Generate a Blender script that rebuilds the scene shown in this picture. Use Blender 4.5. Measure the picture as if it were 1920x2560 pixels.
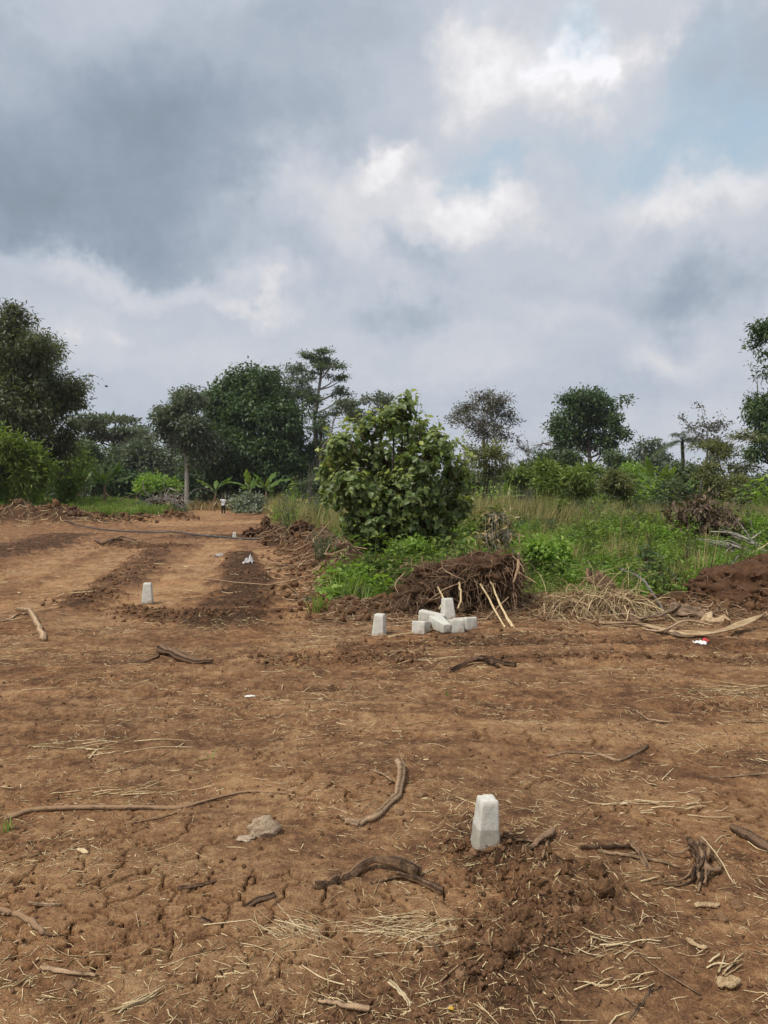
import bpy, math, random
import numpy as np
from mathutils import Vector

for _o in list(bpy.data.objects):
    bpy.data.objects.remove(_o, do_unlink=True)
SC = bpy.context.scene
COL = SC.collection
rng = np.random.default_rng(11)

# ------------------------------------------------------------------ camera, world, sun, exposure
FPX, CU, CV, HOR, EYE = 1671.0, 829.5, 1106.0, 1075.0, 1.6
PITCH = math.atan((CV - HOR) / FPX)
cam_d = bpy.data.cameras.new('camera')
cam = bpy.data.objects.new('camera', cam_d)
COL.objects.link(cam)
cam.location = (0, 0, EYE)
cam.rotation_euler = (math.pi / 2 - PITCH, 0, 0)
cam_d.sensor_fit = 'VERTICAL'
cam_d.sensor_height = 36.0
cam_d.sensor_width = 27.0
cam_d.lens = 36.0 * FPX / 2212.0
cam_d.clip_start = 0.05
cam_d.clip_end = 9000
SC.camera = cam


def ray(u, v):
    a, b = (u - CU) / FPX, (CV - v) / FPX
    c, s = math.cos(PITCH), math.sin(PITCH)
    return np.array([a, c + b * s, -s + b * c])


def gp(u, v):
    """point of the flat ground seen at (u, v)"""
    d = ray(u, v)
    t = EYE / -d[2]
    return d[0] * t, d[1] * t


def at(u, v, D):
    """point at distance D (along y) seen at (u, v)"""
    d = ray(u, v)
    return np.array([d[0] / d[1] * D, D, EYE + d[2] / d[1] * D])


SUN_EL, SUN_AZ = math.radians(56), math.radians(-132)     # azimuth from +y towards +x
world = bpy.data.worlds.new('World')
SC.world = world
world.use_nodes = True
WN, WL = world.node_tree.nodes, world.node_tree.links
WN.clear()


def wnode(t, **kw):
    n = WN.new(t)
    for k, v in kw.items():
        setattr(n, k, v)
    return n


def wmath(op, a, b=None, clamp=False):
    n = wnode('ShaderNodeMath', operation=op, use_clamp=clamp)
    for i, x in enumerate((a, b)):
        if x is None:
            continue
        if isinstance(x, (int, float)):
            n.inputs[i].default_value = x
        else:
            WL.new(x, n.inputs[i])
    return n.outputs[0]


def wvec(op, a, b=None):
    n = wnode('ShaderNodeVectorMath', operation=op)
    for i, x in enumerate((a, b)):
        if x is None:
            continue
        if isinstance(x, (tuple, list)):
            n.inputs[i].default_value = x
        else:
            WL.new(x, n.inputs[i])
    return n.outputs['Value'] if op in ('LENGTH', 'DOT_PRODUCT') else n.outputs[0]


def wnoise(vec, scale, detail, rough=0.55, dist=0.0):
    n = wnode('ShaderNodeTexNoise')
    n.inputs['Scale'].default_value = scale
    n.inputs['Detail'].default_value = detail
    n.inputs['Roughness'].default_value = rough
    n.inputs['Distortion'].default_value = dist
    WL.new(vec, n.inputs['Vector'])
    return n


tc = wnode('ShaderNodeTexCoord')
DIR = tc.outputs['Generated']
sep = wnode('ShaderNodeSeparateXYZ')
WL.new(DIR, sep.inputs[0])
zz = wmath('ADD', wmath('MAXIMUM', sep.outputs[2], 0.0), 0.22)
pl = wnode('ShaderNodeCombineXYZ')
WL.new(wmath('DIVIDE', sep.outputs[0], zz), pl.inputs[0])
WL.new(wmath('DIVIDE', sep.outputs[1], zz), pl.inputs[1])
WL.new(wmath('MULTIPLY', sep.outputs[2], 1.2), pl.inputs[2])
PLANE = pl.outputs[0]
w1 = wnoise(DIR, 3.2, 5, 0.6)
warp = wvec('MULTIPLY', wvec('SUBTRACT', w1.outputs['Color'], (0.5, 0.5, 0.5)), (0.34, 0.34, 0.24))
w2 = wnoise(DIR, 11.0, 5, 0.62)
warp2 = wvec('MULTIPLY', wvec('SUBTRACT', w2.outputs['Color'], (0.5, 0.5, 0.5)), (0.17, 0.17, 0.13))
WDIR = wvec('ADD', wvec('ADD', DIR, warp), warp2)


def wblob(u, v, su, sv, amp, vec=None, inner=0.0):
    d0 = ray(u, v)
    d0 = d0 / np.linalg.norm(d0)
    d = wvec('SUBTRACT', vec or WDIR, tuple(float(x) for x in d0))
    d = wvec('MULTIPLY', d, (FPX / su, FPX / (0.5 * (su + sv)) * 0.8, FPX / sv))
    ln = wvec('LENGTH', d)
    mr = wnode('ShaderNodeMapRange', interpolation_type='SMOOTHSTEP')
    mr.inputs[1].default_value = inner
    mr.inputs[2].default_value = 1.0
    mr.inputs[3].default_value = amp
    mr.inputs[4].default_value = 0.0
    WL.new(ln, mr.inputs[0])
    return mr.outputs[0]


def wsum(xs):
    acc = xs[0]
    for x in xs[1:]:
        acc = wmath('ADD', acc, x)
    return acc


n_big = wnoise(PLANE, 1.1, 6, 0.55).outputs[0]
n_mid = wnoise(PLANE, 3.4, 6, 0.6).outputs[0]
n_fine = wnoise(WDIR, 9.0, 6, 0.6).outputs[0]
base = wmath('ADD', 0.60, wmath('MULTIPLY', wmath('SUBTRACT', n_big, 0.5), 0.22))
base = wmath('ADD', base, wmath('MULTIPLY', wmath('SUBTRACT', n_mid, 0.5), 0.20))
base = wmath('ADD', base, wmath('MULTIPLY', wmath('SUBTRACT', n_fine, 0.5), 0.26))
blobs = [
    (200, 420, 620, 250, -0.38), (-80, 480, 520, 200, -0.14), (600, 240, 480, 200, -0.24), (150, 230, 560, 190, -0.10),
    (120, 90, 420, 200, -0.16), (760, 40, 380, 120, -0.20), (1560, 100, 230, 150, -0.22), (1580, 630, 420, 110, -0.30),
    (1180, 110, 270, 120, 0.42), (1290, 60, 150, 80, 0.24), (1000, 60, 140, 60, 0.12), (900, 375, 160, 65, 0.38), (1040, 460, 190, 110, 0.36), (1500, 410, 290, 90, 0.32),
    (720, 450, 260, 120, 0.26), (930, 540, 150, 80, -0.20), (860, 660, 200, 60, -0.18), (500, 660, 90, 36, 0.20),
    (320, 745, 70, 30, 0.12), (190, 745, 70, 26, 0.10), (1480, 800, 170, 60, 0.14), (1300, 700, 170, 60, 0.06), (250, 610, 420, 60, 0.24),
    (700, 900, 1200, 110, -0.10), (1400, 880, 260, 60, -0.07),
]
val = wsum([base] + [wblob(*b) for b in blobs])
ramp = wnode('ShaderNodeValToRGB')
cr = ramp.color_ramp
cr.elements[0].position, cr.elements[0].color = 0.05, (0.180, 0.232, 0.290, 1)
cr.elements[1].position, cr.elements[1].color = 1.0, (0.80, 0.80, 0.84, 1)
for p, c in ((0.30, (0.285, 0.338, 0.415, 1)), (0.52, (0.415, 0.462, 0.535, 1)), (0.72, (0.55, 0.565, 0.61, 1)), (0.88, (0.68, 0.68, 0.705, 1))):
    e = cr.elements.new(p)
    e.color = c
WL.new(val, ramp.inputs[0])
blue = wsum([wblob(1310, 345, 330, 100, 1.25), wblob(1590, 255, 330, 140, 1.2), wblob(1215, 10, 150, 70, 1.2), wblob(1140, 355, 150, 70, 0.8), wblob(1440, 200, 190, 120, 0.8)])
blue = wmath('MULTIPLY', blue, wmath('MULTIPLY', wmath('SUBTRACT', wnoise(WDIR, 5.0, 5, 0.6).outputs[0], 0.22), 1.7, True), True)
sky = wnode('ShaderNodeTexSky', sky_type='NISHITA', sun_disc=False, sun_elevation=SUN_EL, sun_rotation=SUN_AZ)
sky.air_density, sky.dust_density, sky.ozone_density = 1.0, 1.0, 1.5
skyc = wvec('ADD', wvec('MULTIPLY', sky.outputs[0], (0.18, 0.18, 0.18)), (3.0, 4.2, 5.1))
cloud10 = wvec('MULTIPLY', ramp.outputs[0], (10.2, 10.1, 10.0))
mix = wnode('ShaderNodeMix', data_type='RGBA')
WL.new(blue, mix.inputs[0])
WL.new(cloud10, mix.inputs[6])
WL.new(skyc, mix.inputs[7])
bg = wnode('ShaderNodeBackground')
bg.inputs[1].default_value = 0.1
wo = wnode('ShaderNodeOutputWorld')
WL.new(mix.outputs[2], bg.inputs[0])
WL.new(bg.outputs[0], wo.inputs[0])

sun_d = bpy.data.lights.new('sun', 'SUN')
sun_d.energy = 3.0
sun_d.angle = math.radians(11)
sun_d.color = (1.0, 0.95, 0.87)
sun = bpy.data.objects.new('sun', sun_d)
COL.objects.link(sun)
_sd = Vector((math.sin(SUN_AZ) * math.cos(SUN_EL), math.cos(SUN_AZ) * math.cos(SUN_EL), math.sin(SUN_EL)))
sun.rotation_euler = _sd.to_track_quat('Z', 'Y').to_euler()
sun.location = (20, 20, 60)

SC.view_settings.view_transform = 'Standard'
SC.view_settings.look = 'None'
SC.view_settings.exposure = 0.25
SC.view_settings.gamma = 1.0
SC.view_settings.use_curve_mapping = False
SC.cycles.use_denoising = True
SC.cycles.max_bounces = 8
SC.cycles.transparent_max_bounces = 8
SC.cycles.volume_bounces = 0


# ------------------------------------------------------------------ numpy noise
def _hash(ix, iy, seed):
    h = (ix.astype(np.int64) * 374761393 + iy.astype(np.int64) * 668265263 + seed * 1442695041) & 0xFFFFFFFF
    h = ((h ^ (h >> 13)) * 1274126177) & 0xFFFFFFFF
    h = ((h ^ (h >> 15)) * 2246822519) & 0xFFFFFFFF
    return (h ^ (h >> 16)) & 0xFFFFFFFF


def h01(ix, iy, seed):
    return _hash(ix, iy, seed) / 4294967295.0


_LUT = np.stack([np.cos(np.arange(256) / 256 * 2 * np.pi), np.sin(np.arange(256) / 256 * 2 * np.pi)])


def gnoise(x, y, seed=0):
    x0, y0 = np.floor(x), np.floor(y)
    fx, fy = x - x0, y - y0
    ix, iy = x0.astype(np.int64), y0.astype(np.int64)
    ux, uy = fx * fx * fx * (fx * (fx * 6 - 15) + 10), fy * fy * fy * (fy * (fy * 6 - 15) + 10)

    def g(dx, dy):
        a = _hash(ix + dx, iy + dy, seed) & 255
        return _LUT[0][a] * (fx - dx) + _LUT[1][a] * (fy - dy)
    a = g(0, 0) * (1 - ux) + g(1, 0) * ux
    b = g(0, 1) * (1 - ux) + g(1, 1) * ux
    return (a * (1 - uy) + b * uy) * 1.5


def fbm(x, y, oct=4, seed=0, gain=0.5):
    r, a = 0, 1.0
    for k in range(oct):
        r = r + a * gnoise(x * 2 ** k + 17.3 * k, y * 2 ** k - 9.1 * k, seed + k)
        a *= gain
    return r


def ss(a, b, x):
    t = np.clip((x - a) / (b - a), 0, 1)
    return t * t * (3 - 2 * t)


def voronoi_edge(x, y, seed):
    ix, iy = np.floor(x).astype(np.int64), np.floor(y).astype(np.int64)
    f1 = np.full(x.shape, 9.0)
    f2 = np.full(x.shape, 9.0)
    for dx in (-1, 0, 1):
        for dy in (-1, 0, 1):
            px = ix + dx + h01(ix + dx, iy + dy, seed)
            py = iy + dy + h01(ix + dx, iy + dy, seed + 7)
            d = np.hypot(x - px, y - py)
            f2 = np.minimum(f2, np.maximum(f1, d))
            f1 = np.minimum(f1, d)
    return f2 - f1


def pdist(x, y, pts):
    """distance to a polyline, and arc length of the nearest point"""
    best = np.full(x.shape, 1e9)
    arc = np.zeros(x.shape)
    L = 0.0
    for (ax, ay), (bx, by) in zip(pts[:-1], pts[1:]):
        dx, dy = bx - ax, by - ay
        l2 = dx * dx + dy * dy
        t = np.clip(((x - ax) * dx + (y - ay) * dy) / l2, 0, 1)
        d = np.hypot(x - ax - t * dx, y - ay - t * dy)
        m = d < best
        best = np.where(m, d, best)
        arc = np.where(m, L + t * math.sqrt(l2), arc)
        L += math.sqrt(l2)
    return best, arc


# ------------------------------------------------------------------ terrain functions
XR_Y = np.array([0, 10.1, 12.4, 18.4, 28, 45, 60, 75, 100, 400])
XR_X = np.array([-0.9, -0.9, -1.25, -2.05, -3.9, -6.7, -8.8, -12.2, -18.5, -80])


def x_right(y):
    return np.interp(y, XR_Y, XR_X)


def x_left(y):
    return np.interp(y, [0, 44, 47, 53, 75, 100, 400], [-60, -60, -19.0, -15.6, -19.6, -24.5, -90])


def G(pts):
    return [gp(u, v) for u, v in pts]


LIGHT = [  # polyline, half width, strength
    (G([(565, 1188), (600, 1228), (622, 1262), (624, 1300), (600, 1334)]), 0.34, 1.0),
    (G([(479, 1171), (446, 1209), (405, 1245), (355, 1280), (292, 1309), (208, 1338)]), 0.55, 0.95),
    (G([(330, 1200), (285, 1240), (230, 1275)]), 0.3, 0.35),
    (G([(292, 1180), (225, 1213), (167, 1251), (83, 1292), (0, 1321)]), 0.5, 0.8),
    (G([(208, 1171), (125, 1205), (42, 1240), (-40, 1262)]), 0.55, 0.7),
    (G([(560, 1126), (417, 1133), (346, 1127)]), 2.2, 0.8),
    (G([(440, 1122), (455, 1106), (470, 1096)]), 2.0, 0.6),
    (G([(780, 1562), (1000, 1566), (1250, 1578), (1660, 1590)]), 0.22, 0.6),
    (G([(0, 1660), (300, 1650), (620, 1680)]), 0.25, 0.3),
    (G([(600, 1720), (800, 1735), (960, 1750)]), 0.25, 0.5),
    (G([(100, 1900), (350, 1860), (560, 1900)]), 0.3, 0.45),
    (G([(1400, 1730), (1560, 1760), (1700, 1770)]), 0.25, 0.55),
    (G([(100, 2180), (300, 2150), (560, 2080)]), 0.25, 0.3),
]
DARK = [
    (G([(512, 1194), (530, 1230), (545, 1270), (525, 1312), (490, 1345)]), 0.50, 0.9),
    (G([(335, 1190), (280, 1240), (215, 1280), (165, 1305)]), 0.42, 0.6),
    (G([(145, 1155), (60, 1182), (-60, 1205)]), 1.0, 0.8),
    (G([(250, 1172), (310, 1184), (370, 1180)]), 0.8, 0.55),
    (G([(420, 1160), (520, 1158), (580, 1160)]), 1.2, 0.7),
    (G([(260, 1310), (360, 1330), (460, 1335)]), 0.4, 0.5),
    (G([(780, 1400), (1000, 1388), (1250, 1384), (1700, 1392)]), 0.26, 0.75),
    (G([(1050, 1425), (1300, 1418), (1700, 1430)]), 0.13, 0.6),
    (G([(560, 1430), (760, 1418), (900, 1424)]), 0.2, 0.5),
    (G([(100, 1475), (300, 1462), (420, 1480)]), 0.14, 0.4),
    (G([(600, 1650), (700, 1668), (800, 1655)]), 0.12, 0.4),
    (G([(1090, 1860), (1180, 1905), (1270, 1930)]), 0.24, 0.6),
    (G([(1060, 1990), (1130, 2040), (1080, 2080)]), 0.14, 0.5),
    (G([(560, 2190), (800, 2180), (1000, 2200)]), 0.25, 0.45),
    (G([(1000, 1780), (1040, 1850)]), 0.16, 0.8),
]
LOOSE = (G([(1040, 1850), (1150, 1900), (1200, 1960), (1100, 2040), (1060, 2090)]), 0.20)
CRACKS = [
    (G([(-40, 1960), (150, 1950), (330, 1935), (470, 1950), (560, 1990)]), 0.42, 1.0),
    (G([(-20, 2030), (200, 2030), (500, 2020)]), 0.22, 0.9),
    (G([(690, 1945), (800, 1935), (930, 1940)]), 0.14, 1.0),
    (G([(1480, 1750), (1600, 1760), (1700, 1790)]), 0.35, 0.8),
    (G([(690, 1700), (780, 1690), (900, 1700)]), 0.22, 0.6),
    (G([(1060, 1620), (1120, 1670), (1160, 1700)]), 0.18, 0.7),
    (G([(1100, 1585), (1300, 1590), (1500, 1600)]), 0.25, 0.55),
    (G([(100, 1800), (300, 1790), (450, 1800)]), 0.3, 0.55),
]


def terrain(x, y):
    x = np.asarray(x, float)
    y = np.asarray(y, float)
    nearw = 1 - ss(14, 40, np.abs(y))
    z = 0.035 * fbm(x * 0.35, y * 0.35, 3, 1) * (1 - ss(60, 200, y))
    dry = 0.53 + 0.12 * fbm(x * 0.6, y * 0.9, 4, 3) + 0.20 * fbm(x * 4.1, y * 5.2, 5, 5, 0.75)
    streak = fbm(x * 0.6 + 3, y * 4.0, 3, 8)              # wheel scrapes run across the clearing
    front = (1 - ss(9.3, 10.6, y)) * ss(4.0, 5.5, y)
    z = z + 0.028 * streak * front
    dry = dry + 0.13 * streak * front
    xr, xl = x_right(y), x_left(y)
    veg = ss(0.0, 1.2, x - xr) * ss(10.0, 10.9, y)
    vegl = ss(0.0, 2.0, xl - x) * ss(43, 47, y)
    rough = np.ones(x.shape)
    def box(pts, pad):
        p = np.array(pts)
        return np.nonzero((x > p[:, 0].min() - pad) & (x < p[:, 0].max() + pad) & (y > p[:, 1].min() - pad) & (y < p[:, 1].max() + pad))[0]
    for pts, hw, s in LIGHT:
        k = box(pts, hw * 2.6)
        if not len(k):
            continue
        xk, yk = x[k], y[k]
        d, arc = pdist(xk, yk, pts)
        hwn = hw * np.clip(1 + 0.45 * fbm(xk * 1.5, yk * 1.5, 3, 21), .4, 1.8)
        m = (1 - ss(hwn * 0.7, hwn * 1.35, d)) * s
        dry[k] += 0.27 * m * (1 + 0.5 * gnoise(xk * 2.3, yk * 2.3, 4))
        if hw < 1 and pts[0][1] > 9:
            z[k] -= 0.05 * m
            rough[k] *= 1 - 0.6 * m
            ph = arc / 0.17 + 0.6 * np.abs(d) / hw + 0.7 * gnoise(xk * 3, yk * 3, 33)
            z[k] += 0.022 * m * np.clip(np.sin(2 * np.pi * ph), -0.2, 1) * np.clip(0.5 + 0.8 * gnoise(xk * 1.3, yk * 1.3, 35), 0, 1.2)
    for pts, hw, s in DARK:
        k = box(pts, hw * 3.2)
        if not len(k):
            continue
        xk, yk = x[k], y[k]
        d, arc = pdist(xk, yk, pts)
        hwn = hw * np.clip(1 + 0.6 * fbm(xk * 1.7, yk * 1.7, 4, 23), .3, 2.1)
        m = (1 - ss(hwn * 0.6, hwn * 1.4, d)) * s
        dry[k] -= (0.5 if pts[0][1] > 10 else 0.30) * m * (1 + 0.5 * gnoise(xk * 4.3, yk * 4.3, 9))
        z[k] += (0.06 if pts[0][1] > 10 else 0.010) * m
        rough[k] *= 1 + 1.2 * m
    d, _ = pdist(x, y, LOOSE[0])
    lo = 1 - ss(LOOSE[1] * 0.5, LOOSE[1] * 1.2, d + 0.1 * gnoise(x * 4, y * 4, 14))
    rough = rough + 0.9 * lo
    # berms and rises
    bd = x - xr - 0.7
    b1 = np.exp(-(bd / 0.65) ** 2) * ss(12.5, 17, y) * (1 - ss(70, 90, y)) * (0.45 + 0.35 * fbm(x * 0.9, y * 0.5, 3, 40))
    b2 = np.exp(-((y - 10.95) / 0.5) ** 2) * ss(-1.1, -0.3, x) * (0.16 + 0.13 * fbm(x * 1.1, y * 1.1, 3, 41))
    bl = np.exp(-((xl + 0.6 - x) / 1.6) ** 2) * ss(43, 48, y) * (1 - ss(62, 75, y)) * (0.35 + 0.35 * fbm(x * 0.6, y * 0.4, 3, 42))
    bl2 = np.exp(-((y - 46.5) / 2.0) ** 2) * ss(-16, -20, x) * (0.75 + 0.5 * fbm(x * 0.5, y * 0.4, 3, 43))
    z = z + np.maximum(b1, 0) + np.maximum(b2, 0) + np.maximum(bl, 0) + np.maximum(bl2, 0)
    bb = np.clip(np.maximum(b1, 0) * 3 + np.maximum(b2, 0) * 4 + np.maximum(bl + bl2, 0) * 2.0, 0, 1)
    dry = dry - 0.5 * bb
    rough = rough + 2.0 * bb
    z = z + 0.75 * ss(0, 7, xl - x) * ss(47, 58, y) * (1 - ss(200, 400, y)) + 0.12 * veg * ss(11, 16, y)
    dry = dry - 0.25 * veg - 0.2 * vegl
    cm = np.zeros(x.shape)
    sel = (y < 8.0) & (y > 1.0)
    if sel.any():
        xs, ys = x[sel], y[sel]
        q = np.clip(0.9 * fbm(xs * 0.8, ys * 0.8, 2, 60) - 0.38, 0, 0.4)
        for pts, hw, s in CRACKS:
            dd, _ = pdist(xs, ys, pts)
            q = np.maximum(q, s * (1 - ss(hw * 0.55, hw * 1.3, dd + 0.1 * gnoise(xs * 3, ys * 3, 61))))
        cm[sel] = q
    rough = rough * (1 - 0.85 * cm)
    dry = dry + (0.60 - dry) * 0.7 * cm
    sf = y < 7
    if sf.any():
        z[sf] += 0.0030 * np.minimum(rough[sf], 2) * fbm(x[sf] * 36, y[sf] * 36, 2, 55)
    z = z + rough * nearw * (0.007 * fbm(x * 2.3, y * 2.3, 3, 50) + 0.0040 * fbm(x * 9, y * 9, 4, 53, 0.66))
    rid = 1 - np.abs(gnoise(x * 7, y * 7, 57))
    z = z + nearw * np.clip(rough - 1.1, 0, 1.5) * 0.03 * (rid ** 3 - 0.4)
    sf = y < 6
    if sf.any():
        z[sf] += 0.0034 * np.minimum(rough[sf], 2) * fbm(x[sf] * 38, y[sf] * 38, 2, 55)
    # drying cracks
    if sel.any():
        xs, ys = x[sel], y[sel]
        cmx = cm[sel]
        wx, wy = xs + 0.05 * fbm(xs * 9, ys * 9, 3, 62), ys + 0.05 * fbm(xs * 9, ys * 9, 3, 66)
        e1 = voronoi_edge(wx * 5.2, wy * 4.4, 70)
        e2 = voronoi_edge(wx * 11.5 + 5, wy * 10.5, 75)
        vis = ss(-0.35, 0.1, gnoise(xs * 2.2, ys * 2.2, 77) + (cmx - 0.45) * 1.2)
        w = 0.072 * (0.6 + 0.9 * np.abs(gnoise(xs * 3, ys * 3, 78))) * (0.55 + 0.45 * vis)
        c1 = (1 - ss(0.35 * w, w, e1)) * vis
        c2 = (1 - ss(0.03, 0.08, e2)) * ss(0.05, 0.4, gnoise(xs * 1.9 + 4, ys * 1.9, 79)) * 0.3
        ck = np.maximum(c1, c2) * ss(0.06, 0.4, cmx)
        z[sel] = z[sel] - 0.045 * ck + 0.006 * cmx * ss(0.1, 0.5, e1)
        dry[sel] = dry[sel] - 0.5 * ck + 0.08 * cmx          # shade inside the cracks is painted into the soil colour
    return z, np.clip(dry, 0, 1)


def Hz(x, y):
    x, y = np.atleast_1d(np.asarray(x, float)), np.atleast_1d(np.asarray(y, float))
    return terrain(x, y)[0]


def hz(x, y):
    return float(Hz([x], [y])[0])


# ------------------------------------------------------------------ mesh helpers
def unit(a):
    return a / np.maximum(np.linalg.norm(a, axis=-1, keepdims=True), 1e-9)


def mesh(name, V, F, mat=None, attrs=None, smooth=True):
    """V (N,3); F an (M,k) int array or a list of such arrays"""
    Fs = F if isinstance(F, list) else [F]
    Fs = [np.asarray(f, np.int32) for f in Fs if len(f)]
    me = bpy.data.meshes.new(name)
    V = np.asarray(V, np.float32)
    me.vertices.add(len(V))
    me.vertices.foreach_set('co', V.ravel())
    if Fs:
        loops = np.concatenate([f.ravel() for f in Fs])
        tot = np.concatenate([np.full(len(f), f.shape[1], np.int32) for f in Fs])
        start = np.concatenate([[0], np.cumsum(tot)[:-1]]).astype(np.int32)
        me.loops.add(len(loops))
        me.loops.foreach_set('vertex_index', loops.astype(np.int32))
        me.polygons.add(len(tot))
        me.polygons.foreach_set('loop_start', start)
        if smooth:
            me.polygons.foreach_set('use_smooth', np.ones(len(tot), bool))
    for k, a in (attrs or {}).items():
        at_ = me.attributes.new(k, 'FLOAT', 'POINT')
        at_.data.foreach_set('value', np.asarray(a, np.float32).ravel())
    me.update(calc_edges=True)
    if mat is not None:
        me.materials.append(mat)
    return me


def tag(o, label=None, cat=None, group=None, kind=None):
    if label:
        o['label'] = label
    if cat:
        o['category'] = cat
    if group:
        o['group'] = group
    if kind:
        o['kind'] = kind
    return o


def link(name, me, loc=(0, 0, 0), parent=None):
    o = bpy.data.objects.new(name, me)
    COL.objects.link(o)
    o.location = loc
    if parent is not None:
        o.parent = parent
    return o


def empty(name, loc, label, cat, group=None):
    o = bpy.data.objects.new(name, None)
    COL.objects.link(o)
    o.location = loc
    o.empty_display_size = 0.2
    return tag(o, label, cat, group)


def fibres(P, R, S=4, cap=False, ridge=None):
    """tubes: P (N,K,3) centre lines, R (N,K) radii -> verts, quads"""
    P = np.asarray(P, float)
    R = np.asarray(R, float)
    if P.ndim == 2:
        P, R = P[None], R[None]
    if cap:
        P = np.concatenate([P[:, :1], P, P[:, -1:]], 1)
        R = np.concatenate([R[:, :1] * 0.02, R, R[:, -1:] * 0.02], 1)
    N, K, _ = P.shape
    T = np.empty_like(P)
    T[:, 1:-1] = P[:, 2:] - P[:, :-2]
    T[:, 0] = P[:, min(2, K - 1)] - P[:, 0]
    T[:, -1] = P[:, -1] - P[:, max(0, K - 3)]
    T = unit(T)
    ref = np.where(np.abs(unit(P[:, -1:] - P[:, :1])[..., 2:3]) > 0.8, np.array([1.0, 0.3, 0]), np.array([0, 0, 1.0]))
    ref = np.broadcast_to(ref, T.shape)
    A = unit(np.cross(T, ref))
    B = np.cross(A, T)
    ang = np.arange(S) / S * 2 * np.pi
    ca, sa = np.cos(ang)[None, None, :, None], np.sin(ang)[None, None, :, None]
    RR = R[:, :, None, None] if ridge is None else R[:, :, None, None] * ridge[None, :, :, None]
    V = P[:, :, None] + RR * (A[:, :, None] * ca + B[:, :, None] * sa)
    idx = np.arange(N * K * S).reshape(N, K, S)
    a, b = idx[:, :-1], idx[:, 1:]
    F = np.stack([a, np.roll(a, -1, 2), np.roll(b, -1, 2), b], -1).reshape(-1, 4)
    return V.reshape(-1, 3), F


def join(parts):
    Vs, Fs, o = [], [], 0
    for V, F in parts:
        Vs.append(V)
        Fs.append(F + o)
        o += len(V)
    ks = {}
    for f in Fs:
        ks.setdefault(f.shape[1], []).append(f)
    return np.concatenate(Vs), [np.concatenate(v) for v in ks.values()]


def smooth_path(pts, n):
    """Catmull-Rom through pts (K,3) -> (n,3)"""
    pts = np.asarray(pts, float)
    if len(pts) == 2:
        t = np.linspace(0, 1, n)[:, None]
        return pts[0] * (1 - t) + pts[1] * t
    p = np.concatenate([[2 * pts[0] - pts[1]], pts, [2 * pts[-1] - pts[-2]]])
    seg = len(pts) - 1
    out = []
    for s in np.linspace(0, seg - 1e-6, n):
        i = int(s)
        t = s - i
        a, b, c, d = p[i], p[i + 1], p[i + 2], p[i + 3]
        out.append(0.5 * (2 * b + (c - a) * t + (2 * a - 5 * b + 4 * c - d) * t * t + (3 * b - a - 3 * c + d) * t ** 3))
    return np.array(out)


def quads_leaf(P, A, Nn, L, W, droop=0.15):
    """one rhombic folded leaf per row -> V (4N,3), F (N,4)"""
    S = unit(np.cross(A, Nn))
    L, W = L[:, None], W[:, None]
    c = P + A * L * 0.45
    V = np.stack([P, c + S * W * 0.5 + Nn * W * 0.12, P + A * L - Nn * L * droop, c - S * W * 0.5 + Nn * W * 0.12], 1)
    N = len(P)
    return V.reshape(-1, 3), np.arange(N * 4).reshape(N, 4)


def blades(P, A, Nn, L, W, curl=0.3, ts=(0, .22, .5, .8, 1), prof=(.12, .8, 1., .62, .03), fold=0.14):
    """leaf strips with a midrib -> V (N*R*3,3), F"""
    S = unit(np.cross(A, Nn))
    Nn = unit(np.cross(S, A))
    ts, prof = np.array(ts), np.array(prof)
    L, W = np.asarray(L, float)[:, None, None], np.asarray(W, float)[:, None, None]
    curl = np.broadcast_to(np.asarray(curl, float), (len(P),))[:, None, None]
    t, w = ts[None, :, None], prof[None, :, None]
    C = P[:, None] + A[:, None] * L * t * (1 - 0.25 * curl * t) - Nn[:, None] * L * curl * t * t
    off = S[:, None] * W * 0.5 * w
    up = Nn[:, None] * W * fold * w
    V = np.stack([C - off + up, C, C + off + up], 2)
    N, R = len(P), len(ts)
    idx = np.arange(N * R * 3).reshape(N, R, 3)
    F = np.stack([idx[:, :-1, :-1], idx[:, :-1, 1:], idx[:, 1:, 1:], idx[:, 1:, :-1]], -1).reshape(-1, 4)
    return V.reshape(-1, 3), F


def lump(seed, sub=2, amp=0.35, squash=(1, 1, 1), freq=1.6):
    """displaced icosphere as arrays"""
    import bmesh
    bm = bmesh.new()
    bmesh.ops.create_icosphere(bm, subdivisions=sub, radius=1)
    V = np.array([v.co[:] for v in bm.verts])
    F = np.array([[v.index for v in f.verts] for f in bm.faces])
    bm.free()
    n = gnoise(V[:, 0] * freq + seed * 3.1, V[:, 1] * freq + V[:, 2] * 1.7 * freq, seed) + 0.5 * gnoise(V[:, 0] * freq * 2.3, V[:, 2] * freq * 2.3 + seed + V[:, 1], seed + 5)
    n = n + 0.35 * gnoise(V[:, 1] * freq * 5 + V[:, 0] * 3, V[:, 2] * freq * 5 - seed, seed + 9)
    return V * (1 + amp * n)[:, None] * np.array(squash), F


# ------------------------------------------------------------------ materials
def new_mat(name):
    m = bpy.data.materials.new(name)
    m.use_nodes = True
    nt = m.node_tree
    nt.nodes.clear()
    return m, nt.nodes, nt.links


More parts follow.
